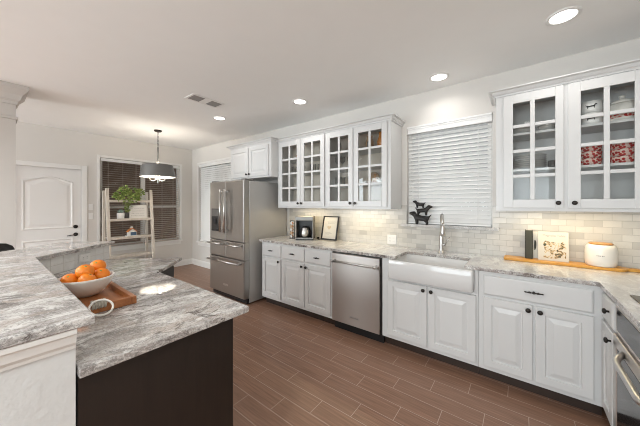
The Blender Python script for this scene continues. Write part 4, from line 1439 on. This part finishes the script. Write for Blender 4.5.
# ------------------------------------------------------------------ inside the right cabinet: plates, bowls, red dishes, dog mugs
def plate_bm(x, y, z, r):
    return B().lathe([(r * 0.55, 0), (r * 0.6, 0.003), (r * 0.72, 0.008), (r, 0.020), (r, 0.023), (r * 0.70, 0.012), (r * 0.3, 0.008)], (x, y, z), (0, 0, 1), 28)
def bowl_bm(x, y, z, r, h, lip=0.004):
    return B().lathe([(r * 0.45, 0), (r * 0.5, 0.003), (r * 0.85, h * 0.5), (r, h), (r - lip, h), (r * 0.82, h * 0.55), (r * 0.4, 0.008)], (x, y, z), (0, 0, 1), 26)
zb0 = SHR[0] + 0.001
words = ('bottom', 'second from the bottom', 'third from the bottom', 'fourth from the bottom', 'fifth from the bottom', 'sixth from the bottom', 'top')
px_, py_ = 0.055, 2.895
first = None
for k in range(7):
    lab = 'grey dinner plate behind glass right of the window, %s of its stack' % words[k]
    if first is None:
        first = solo('dinner_plate', plate_bm(px_, py_, zb0, 0.122), 'grey_plate', lab, 'plate', 'stacked grey plates', base=(px_, py_, zb0))
    else:
        c = first.copy(); COL.objects.link(c); c.location = (px_, py_, zb0 + 0.0165 * k); c['label'] = lab
def mug(name, label, cat, x, y, z, r, h, mat, handle_dir, group=None, emblem=False):
    m = thing(name, label, cat, (x, y, z), group)
    b = B().lathe([(r * 0.8, 0), (r * 0.95, 0.006), (r, h * 0.3), (r, h), (r - 0.004, h), (r - 0.005, h * 0.3), (r * 0.6, 0.01)], (x, y, z), (0, 0, 1), 24)
    cup = obj('cup', b, mat, m)
    d = Vector((cos(handle_dir), sin(handle_dir), 0))
    o = Vector((x, y, z))
    obj('handle', B().tube([o + d * (r - 0.002) + Z * h * 0.80, o + d * (r + 0.022) + Z * h * 0.75, o + d * (r + 0.026) + Z * h * 0.5, o + d * (r + 0.018) + Z * h * 0.28, o + d * (r - 0.002) + Z * h * 0.2], 0.005, 8), mat, m)
    return m, cup
mug('mug', 'small dark mug beside the grey plate stack', 'mug', 0.212, 2.845, zb0, 0.032, 0.06, 'gdark', 0.2)
fb = None
zt0 = SHR[1] + 0.001
for k, (x, y, r) in enumerate(((0.015, 2.89, 0.090), (0.175, 2.87, 0.060))):
    solo('serving_bowl', bowl_bm(x, y, zt0, r, 0.055), 'grey_plate', ('wide grey bowl on the upper shelf right of the sink window', 'small grey bowl on the upper shelf right of the sink window')[k], 'bowl', base=(x, y, zt0))
# red dishes: two stacks of three
for sx_, nm in ((0.418, 'left'), (0.600, 'right')):
    for k in range(3):
        solo('red_bowl', B().lathe([(0.055, 0), (0.070, 0.006), (0.074, 0.040), (0.076, 0.050), (0.071, 0.050), (0.068, 0.015), (0.03, 0.01)], (sx_, 2.86, zb0 + 0.0515 * k), (0, 0, 1), 24), 'red',
             'red patterned bowl in the %s red stack, %s one' % (nm, ('lowest', 'middle', 'topmost')[k]), 'bowl', 'red patterned bowls behind glass', base=(sx_, 2.86, zb0 + 0.0515 * k))
# dachshund emblem on white mugs
def dog_emblem(fr, s):
    sil = [(-1.0, 0.55), (-0.85, 0.35), (-0.55, 0.30), (0.55, 0.30), (0.75, 0.55), (0.85, 0.80), (1.0, 0.72), (1.25, 0.62), (1.22, 0.50), (0.95, 0.45), (0.85, 0.15), (0.75, -0.10), (0.75, -0.45), (0.60, -0.45), (0.58, -0.08), (-0.50, -0.08), (-0.58, -0.45), (-0.74, -0.45), (-0.74, 0.0), (-0.85, 0.15), (-1.1, 0.55)]
    return [(x * s, z * s) for x, z in sil]
for k in range(2):
    z0 = zt0 + 0.088 * k
    m, cup = mug('mug', ('lower white mug with black dog emblem in cabinet above red bowls', 'upper white mug with black dog emblem in cabinet above red bowls')[k], 'mug', 0.428, 2.832, z0, 0.062, 0.086, 'ceramic', 0.1, 'white dog mugs')
    nn = Vector((-0.15, -0.988, 0)).normalized()
    fe = F(Vector((0.428, 2.832, z0 + 0.042)) + nn * 0.0605, Vector((0.988, -0.15, 0)), nn)
    sil = dog_emblem(fe, 0.026)
    obj('dog_emblem', rings(B(), fe, [(sil, -0.006), (sil, 0.003)]), 'black', cup)
jr = thing('cookie_jar', 'round white and red jar at the top right inside the cabinet', 'jar', (0.585, 2.88, zt0))
obj('jar', B().lathe([(0.065, 0), (0.082, 0.02), (0.085, 0.09), (0.075, 0.13), (0.065, 0.14)], (0.598, 2.885, zt0), (0, 0, 1), 28), 'cream', jr)
obj('painted_band', B().lathe([(0.0835, 0), (0.0862, 0.02), (0.0862, 0.04), (0.0835, 0.055)], (0.598, 2.885, zt0 + 0.03), (0, 0, 1), 28, cap0=False, cap1=False), 'red', jr)
obj('lid', B().lathe([(0.068, 0), (0.06, 0.02), (0.02, 0.035), (0.014, 0.045), (0.018, 0.058), (0.006, 0.064)], (0.598, 2.885, zt0 + 0.1405), (0, 0, 1), 24), 'cream', jr)

# ------------------------------------------------------------------ inside the left glass cabinets
def tumbler(label, x, y, z, r=0.034, h=0.11):
    return solo('drinking_glass', B().lathe([(r * 0.8, 0), (r * 0.82, 0.006), (r, h), (r - 0.002, h), (r * 0.75, 0.01)], (x, y, z), (0, 0, 1), 18), 'glass', label, 'glass', 'tumblers behind the glass doors', base=(x, y, z))
def wineglass(label, x, y, z):
    return solo('wine_glass', B().lathe([(0.032, 0), (0.032, 0.002), (0.005, 0.006), (0.004, 0.07), (0.012, 0.08), (0.034, 0.11), (0.036, 0.14), (0.029, 0.17), (0.027, 0.17), (0.034, 0.14), (0.032, 0.11), (0.01, 0.084)], (x, y, z), (0, 0, 1), 18), 'glass', label, 'glass', 'stemmed glasses behind the glass doors', base=(x, y, z))
e_ = 0.001
wl = ('first', 'second', 'third', 'fourth', 'fifth')
for k, x in enumerate((-1.93, -1.85, -1.74, -1.66)):
    wineglass('clear wine glass on third shelf up, %s from left behind the third glass door' % wl[k], x, 2.90, SH[1] + e_)
for k, x in enumerate((-1.93, -1.84, -1.73, -1.65)):
    tumbler('clear tumbler on the lowest raised shelf, %s from left behind the third glass door' % wl[k], x, 2.89, SH[0] + e_)
for k, x in enumerate((-2.36, -2.27, -2.17, -2.09)):
    tumbler('clear tumbler on third shelf up, %s from left behind the second glass door' % wl[k], x, 2.89, SH[1] + e_)
for k, x in enumerate((-2.78, -2.70, -2.60, -2.53)):
    tumbler('clear tumbler on third shelf up, %s from left behind the first glass door' % wl[k], x, 2.89, SH[1] + e_)
# pottery
pt = thing('pitcher', 'amber pottery pitcher on the top shelf behind the fourth glass door', 'pitcher', (-1.285, 2.89, SH[2]))
obj('vessel', B().lathe([(0.045, 0), (0.062, 0.03), (0.066, 0.08), (0.050, 0.13), (0.044, 0.16), (0.050, 0.185), (0.046, 0.185), (0.04, 0.15)], (-1.285, 2.89, SH[2] + e_), (0, 0, 1), 22), 'amber', pt)
obj('handle', B().tube([(-1.238, 2.87, SH[2] + 0.16), (-1.205, 2.86, SH[2] + 0.14), (-1.205, 2.86, SH[2] + 0.09), (-1.222, 2.87, SH[2] + 0.06)], 0.007, 8), 'amber', pt)
solo('vase', B().lathe([(0.035, 0), (0.050, 0.03), (0.052, 0.09), (0.034, 0.14), (0.040, 0.165), (0.036, 0.165), (0.03, 0.14)], (-1.455, 2.89, SH[2] + e_), (0, 0, 1), 22), 'tan', 'tan pottery vase on the top shelf behind the fourth glass door', 'vase', base=(-1.455, 2.89, SH[2] + e_))
solo('small_figure', B().lathe([(0.022, 0), (0.024, 0.02), (0.014, 0.05), (0.018, 0.065), (0.012, 0.082), (0.003, 0.088)], (-1.42, 2.79, SH[2] + e_), (0, 0, 1), 16), 'gdark', 'small dark figure before the tan vase in glass cabinet', 'figure', base=(-1.42, 2.79, SH[2] + e_))
solo('carved_bird', B().lathe([(0.020, 0), (0.016, 0.02), (0.028, 0.07), (0.026, 0.11), (0.014, 0.14), (0.004, 0.155)], (-1.87, 2.85, SH[2] + e_), (0, 0, 1), 16), 'gdark', 'slender dark carving on the top shelf behind the third glass door', 'carving', base=(-1.87, 2.85, SH[2] + e_))
solo('vase', B().lathe([(0.04, 0), (0.058, 0.04), (0.05, 0.10), (0.03, 0.14), (0.036, 0.16), (0.032, 0.16), (0.026, 0.14)], (-1.70, 2.89, SH[2] + e_), (0, 0, 1), 22), 'tan', 'tan pottery vase on the top shelf behind the third glass door', 'vase', base=(-1.70, 2.89, SH[2] + e_))
solo('decorative_plate', B().lathe([(0.02, 0), (0.072, 0.004), (0.078, 0.012), (0.074, 0.014), (0.03, 0.008)], (-1.455, 3.0, SH[0] + 0.085), (0, -1, 0.22), 26), 'tan', 'round tan plate standing upright left behind the fourth glass door', 'plate', base=(-1.455, 3.0, SH[0] + e_))
solo('decorative_plate', B().lathe([(0.02, 0), (0.072, 0.004), (0.078, 0.012), (0.074, 0.014), (0.03, 0.008)], (-1.265, 3.0, SH[0] + 0.085), (0, -1, 0.22), 26), 'gdark', 'round dark plate standing upright right behind the fourth glass door', 'plate', base=(-1.265, 3.0, SH[0] + e_))
solo('candle_holder', B().lathe([(0.022, 0), (0.024, 0.004), (0.008, 0.02), (0.012, 0.06), (0.006, 0.10), (0.016, 0.115), (0.012, 0.12)], (-1.385, 2.90, SH[0] + e_), (0, 0, 1), 14), 'amber', 'amber candle holder between the upright plates in glass cabinet', 'candle holder', base=(-1.385, 2.90, SH[0] + e_))
for k, x in enumerate((-1.47, -1.29, -1.225)):
    mug('cup', 'white cup on the lower shelf behind the fourth glass door, %s from left' % wl[k], 'cup', x, 2.80, SH[0] + e_, 0.028, 0.038, 'ceramic', 0.3, 'white cups behind the fourth door')
solo('serving_bowl', bowl_bm(-1.44, 2.88, 1.399, 0.075, 0.06), 'tan', 'tan bowl at the bottom behind the fourth glass door', 'bowl', base=(-1.44, 2.88, 1.399))
solo('serving_bowl', bowl_bm(-2.15, 2.88, SH[2] + e_, 0.062, 0.06), 'ceramic', 'white bowl on the top shelf behind the second glass door', 'bowl', base=(-2.15, 2.88, SH[2] + e_))
solo('serving_bowl', bowl_bm(-2.57, 2.86, SH[2] + e_, 0.060, 0.05), 'amber', 'amber bowl on the top shelf behind the first glass door', 'bowl', base=(-2.57, 2.86, SH[2] + e_))
solo('serving_bowl', bowl_bm(-1.88, 2.88, 1.399, 0.055, 0.06), 'gdark', 'dark bowl at the bottom behind the third glass door', 'bowl', base=(-1.88, 2.88, 1.399))

# ------------------------------------------------------------------ LADDER SHELF and its things
ls = thing('ladder_shelf', 'whitewashed ladder shelf in front of the dark window', 'shelf', (-5.9, 1.74, 0))
for y in (1.386, 2.085):
    obj('front_rail', B().beam((-5.905, y, 1.70), (-5.70, y, 0.0), 0.035, 0.05, (0, 1, 0)), 'whitewash', ls, bevel=0.003)
    obj('rear_rail', B().beam((-6.10, y, 1.66), (-6.10, y, 0.0), 0.032, 0.045, (0, 1, 0)), 'whitewash', ls, bevel=0.003)
LS = (0.12, 0.46, 0.80, 1.135, 1.478)
for z in LS:
    xf = -5.70 - 0.205 * z / 1.70
    b = B().box(-6.08, xf + 0.012, 1.408, 2.062, z - 0.020, z)
    b.box(xf - 0.006, xf + 0.016, 1.405, 2.066, z - 0.032, z + 0.012)
    obj('shelf_board', b, 'whitewash', ls, bevel=0.002)
z2, z3 = LS[3] + 0.001, LS[2] + 0.001
pl = thing('potted_plant', 'bushy green potted plant on the ladder shelf', 'plant', (-5.93, 1.705, z2))
obj('pot', B().lathe([(0.030, 0), (0.038, 0.01), (0.042, 0.09), (0.036, 0.12), (0.032, 0.12), (0.03, 0.09)], (-5.93, 1.685, z2), (0, 0, 1), 18), 'gdark', pl)
random.seed(5)
b = B()
st = B()
pc = Vector((-5.86, 1.71, 1.585))
tufts = [((-0.01, -0.10, 0.02), 0.085), ((0.0, 0.02, 0.08), 0.095), ((0.0, 0.12, 0.0), 0.085), ((0.03, -0.03, -0.04), 0.085), ((0.02, 0.07, -0.08), 0.065), ((0.0, -0.165, -0.03), 0.055), ((0.0, 0.175, 0.05), 0.05), ((0.02, -0.07, 0.09), 0.06)]
for k in range(340):
    tc, trd = tufts[k % len(tufts)]
    while True:
        q = Vector((random.uniform(-1, 1), random.uniform(-1, 1), random.uniform(-1, 1)))
        if q.length < 1:
            break
    q = q.normalized() * (q.length ** 0.55)
    p = pc + Vector(tc) + q * trd
    out = Vector((q.x + random.uniform(-.6, .6), q.y + random.uniform(-.6, .6), q.z * 0.5 + random.uniform(-.5, .6))).normalized()
    sd = out.cross(Vector((random.uniform(-1, 1), random.uniform(-1, 1), random.uniform(-1, 1)))).normalized()
    nn = out.cross(sd)
    l, w = random.uniform(0.040, 0.062), random.uniform(0.016, 0.024)
    pts = [p, p + out * l * 0.35 + sd * w - nn * 0.004, p + out * l * 0.7 + sd * w * 0.75, p + out * l - nn * 0.006, p + out * l * 0.7 - sd * w * 0.75, p + out * l * 0.35 - sd * w - nn * 0.004]
    ml = p + out * l * 0.5 + nn * 0.004
    vv = [b.bm.verts.new(x) for x in pts]
    vm = b.bm.verts.new(ml)
    for i in range(6):
        b.bm.faces.new((vv[i], vv[(i + 1) % 6], vm))
for k in range(60):
    t = random.uniform(0, 1)
    y = 1.69 + random.uniform(-0.05, 0.06)
    z = 1.30 + 0.18 * t
    p = Vector((-5.90 + random.uniform(-0.03, 0.06), y, z))
    out = Vector((random.uniform(-1, 1), random.uniform(-1, 1), random.uniform(-.8, .3))).normalized()
    sd = out.cross(Z).normalized()
    l, w = 0.05, 0.018
    b.bm.faces.new([b.bm.verts.new(x) for x in (p, p + out * l * 0.5 + sd * w, p + out * l, p + out * l * 0.5 - sd * w)])
obj('foliage', b, 'leaf', pl)
for k in range(9):
    a = k * 2 * pi / 9
    st.tube([(-5.93 + 0.012 * cos(a), 1.685 + 0.012 * sin(a), z2 + 0.09), (-5.91 + 0.03 * cos(a), 1.69 + 0.03 * sin(a), 1.38), (-5.87 + 0.07 * cos(a), 1.705 + 0.12 * sin(a), 1.55)], 0.003, 5)
obj('stems', st, 'leaf', pl)
sc_ = thing('succulent_pot', 'small white pot with blue-green succulent on ladder shelf', 'plant', (-5.90, 1.585, z2))
obj('pot', B().lathe([(0.048, 0), (0.056, 0.008), (0.060, 0.10), (0.055, 0.115), (0.05, 0.115), (0.05, 0.10)], (-5.90, 1.588, z2), (0, 0, 1), 20), 'ceramic', sc_)
b = B()
for ringk, (rr, zz, nn_) in enumerate(((0.055, 0.115, 9), (0.038, 0.135, 7), (0.018, 0.15, 5))):
    for k in range(nn_):
        a = 2 * pi * k / nn_ + ringk * 0.4
        d = Vector((cos(a), sin(a), 0))
        c = Vector((-5.90, 1.588, z2 + zz))
        b.tube([c, c + d * rr * 0.6 + Z * 0.012, c + d * rr + Z * 0.03], [0.008, 0.011, 0.002], 6)
obj('succulent', b, 'succ', sc_)
wb = thing('sign_block', 'large white wooden sign block right of the plant on ladder shelf', 'sign', (-5.93, 1.872, z2))
obj('block', B().box(-5.955, -5.905, 1.728, 2.018, z2, z2 + 0.26), 'paper', wb, bevel=0.004)
fs = F((-5.905, 0, 0), (0, 1, 0), (1, 0, 0))
b = B()
random.seed(21)
for z in (0.19, 0.145, 0.10, 0.055):
    y = 1.755 + random.uniform(0, 0.03)
    while y < 1.96:
        w = random.uniform(0.012, 0.035)
        pts = [fs.p(y + w * t / 5, z2 + z + 0.008 * sin(t * 2.2 + y * 40), 0.0008) for t in range(6)]
        b.tube(pts, 0.0014, 4)
        y += w + 0.010
obj('script', b, 'ink', wb)
# little house
hs = thing('house_ornament', 'little white house ornament with orange roof on ladder shelf', 'ornament', (-5.86, 1.75, z3))
obj('base', B().box(-5.94, -5.815, 1.665, 1.845, z3, z3 + 0.018), 'paper', hs, bevel=0.002)
hx0, hx1, hy0, hy1 = -5.92, -5.835, 1.69, 1.82
b = B().box(hx0, hx1, hy0, hy1, z3 + 0.018, z3 + 0.095)
b.loops([[(x, hy0, z3 + 0.095), (x, hy1, z3 + 0.095), (x, (hy0 + hy1) / 2, z3 + 0.150)] for x in (hx0, hx1)])
obj('walls', b, 'paper', hs)
b = B()
ym = (hy0 + hy1) / 2
b.beam((-5.8775, hy0 - 0.012, z3 + 0.088), (-5.8775, ym + 0.002, z3 + 0.158), 0.010, 0.105, (1, 0, 0))
b.beam((-5.8775, hy1 + 0.012, z3 + 0.088), (-5.8775, ym - 0.002, z3 + 0.158), 0.010, 0.105, (1, 0, 0))
obj('roof', b, 'terracotta', hs)
b = B().box(hx1, hx1 + 0.004, hy0 + 0.035, hy1 - 0.006, z3 + 0.020, z3 + 0.082)
obj('blue_door', b, 'blue', hs)
obj('chimney', B().box(-5.89, -5.865, ym - 0.015, ym + 0.015, z3 + 0.15, z3 + 0.185), 'paper', hs)

# ------------------------------------------------------------------ PENDANT
PX, PY = -5.0, 1.88
pd = thing('pendant_lamp', 'grey drum pendant lamp hanging over the breakfast nook', 'lamp', (PX, PY, 1.85))
obj('canopy', B().lathe([(0.062, 0), (0.062, -0.012), (0.05, -0.026), (0.012, -0.032)], (PX, PY, HC + 0.016), (0, 0, 1), 24), 'dark', pd)
b = B()
zc = HC - 0.018
k = 0
while zc > 2.41:
    ux = Vector((1, 0, 0)) if k % 2 else Vector((0, 1, 0))
    b.tube([Vector((PX, PY, zc - 0.017)) + ux * (0.009 * cos(t * pi / 6)) + Z * (0.020 * sin(t * pi / 6)) for t in range(12)], 0.0028, 5, closed=True)
    zc -= 0.032
    k += 1
obj('chain', b, 'dark', pd)
b = B().lathe([(0.008, 0.36), (0.013, 0.34), (0.012, 0.22), (0.020, 0.12), (0.026, 0.08), (0.010, 0.06), (0.008, -0.10)], (PX, PY, 2.05), (0, 0, 1), 16)
obj('stem', b, 'shade', pd)
zs0, zs1 = 1.882, 2.095
r0, r1 = 0.268, 0.228
n_ = 48
b = B()
b.lathe([(r0, zs0), (r0 + 0.004, zs0), (r0 + 0.004, zs0 + 0.012), (r1 + 0.003, zs1 - 0.01), (r1 + 0.003, zs1), (r1, zs1)], (PX, PY, 0), (0, 0, 1), n_, cap0=False, cap1=False)
sh = obj('drum_shade', b, 'shade', pd)
b = B().lathe([(r0 - 0.001, zs0 + 0.001), (r1 - 0.001, zs1 - 0.001)], (PX, PY, 0), (0, 0, 1), n_, cap0=False, cap1=False)
obj('lining', b, 'shadein', sh)
b = B()
for k in range(3):
    a = 2 * pi * k / 3
    b.tube([(PX, PY, 2.075), (PX + r1 * cos(a), PY + r1 * sin(a), 2.085)], 0.004, 6)
obj('spider', b, 'shade', sh)
for k in range(3):
    a = 2 * pi * k / 3 + 0.55
    d = Vector((cos(a), sin(a), 0))
    o = Vector((PX, PY, 0))
    arm = obj('arm', B().tube([o + Z * 1.93, o + d * 0.02 + Z * 1.845, o + d * 0.075 + Z * 1.81, o + d * 0.125 + Z * 1.825, o + d * 0.145 + Z * 1.87, o + d * 0.145 + Z * 1.90], 0.009, 8), 'chrome', pd)
    obj('bulb', B().lathe([(0.012, 0), (0.024, 0.03), (0.028, 0.05), (0.022, 0.078), (0.006, 0.09)], o + d * 0.145 + Z * 1.902, (0, 0, 1), 14), 'bulb', arm)
    l = bpy.data.lights.new('pendant_bulb', 'POINT')
    l.energy = 5
    l.color = (1.0, 0.90, 0.76)
    l.shadow_soft_size = 0.04
    lo = bpy.data.objects.new('pendant_bulb', l)
    COL.objects.link(lo)
    lo.parent = pd
    lo.location = o + d * 0.145 + Z * 2.03 - Vector((PX, PY, 1.85))
obj('finial', B().lathe([(0.010, 0.10), (0.014, 0.06), (0.008, 0.04), (0.012, 0.02), (0.006, 0.0), (0.001, -0.008)], (PX, PY, 1.775), (0, 0, 1), 14), 'chrome', pd)

# ------------------------------------------------------------------ CEILING: recessed lights, vent
def recessed(label, x, y, power, tint=(1.0, 0.975, 0.94)):
    r = thing('recessed_light', label, 'light', (x, y, HC - 0.01), 'recessed ceiling lights')
    obj('trim_ring', B().lathe([(0.092, 0.0), (0.092, -0.006), (0.072, -0.008), (0.070, -0.002)], (x, y, HC), (0, 0, 1), 32, cap0=False, cap1=False), 'plate', r)
    obj('lens', B().lathe([(0.071, -0.0015), (0.071, -0.003)], (x, y, HC), (0, 0, 1), 32), 'lamp', r)
    l = bpy.data.lights.new('can_light', 'AREA')
    l.shape = 'DISK'
    l.size = 0.13
    l.energy = power
    l.color = tint
    l.spread = radians(140)
    o = bpy.data.objects.new('can_light', l)
    COL.objects.link(o)
    o.parent = r
    o.location = (0, 0, -0.004)
PW = 2.3
recessed('recessed ceiling light at top right, largest in view', 0.229, 2.386, PW)
recessed('recessed ceiling light right above the sink window', -0.641, 2.78, PW * 0.75)
recessed('recessed ceiling light in front of the left glass cabinets', -2.155, 2.40, PW)
recessed('recessed ceiling light above the refrigerator, beside the vent', -3.508, 2.14, PW * 0.75)
recessed('added fill light over the oven run, out of view', 0.10, 0.30, 9, (0.92, 0.985, 1.0))  # from here down: unseen ceiling lights, added to brighten the room
recessed('added fill light behind the viewer at left, out of view', -2.6, -1.6, 30, (0.92, 0.985, 1.0))
recessed('added fill light farthest behind the viewer at far left, out of view', -4.0, -2.6, 36, (0.92, 0.985, 1.0))
recessed('added fill light over the dining side, out of view left of the bar', -3.55, -1.0, 24, (0.92, 0.985, 1.0))
recessed('added fill light behind the viewer at right, out of view', -0.4, -1.6, 30, (0.92, 0.985, 1.0))

av = thing('air_vent', 'white ceiling air vent with two grey louvered grilles', 'vent', (-3.06, 1.67, HC - 0.01))
vx0, vx1, vy0, vy1 = -3.165, -2.955, 1.475, 1.875
b = B()
zz0, zz1 = HC - 0.008, HC - 0.0005
b.box(vx0, vx1, vy0, vy0 + 0.025, zz0, zz1).box(vx0, vx1, vy1 - 0.025, vy1, zz0, zz1)
b.box(vx0, vx0 + 0.025, vy0 + 0.025, vy1 - 0.025, zz0, zz1).box(vx1 - 0.025, vx1, vy0 + 0.025, vy1 - 0.025, zz0, zz1)
b.box(vx0 + 0.025, vx1 - 0.025, 1.630, 1.720, zz0, zz1)
obj('vent_frame', b, 'plate', av, bevel=0.002)
b = B().box(vx0 + 0.02, vx1 - 0.02, vy0 + 0.02, vy1 - 0.02, HC - 0.0015, HC - 0.0004)
obj('duct_plate', b, 'ink', av)
for y0, y1 in ((vy0 + 0.025, 1.630), (1.720, vy1 - 0.025)):
    b = B()
    y = y0 + 0.008
    while y < y1:
        b.beam((vx0 + 0.024, y, HC - 0.005), (vx1 - 0.024, y, HC - 0.005), 0.010, 0.0015, (0, 0.6, 0.8))
        y += 0.015
    obj('louvers', b, 'ink', av)
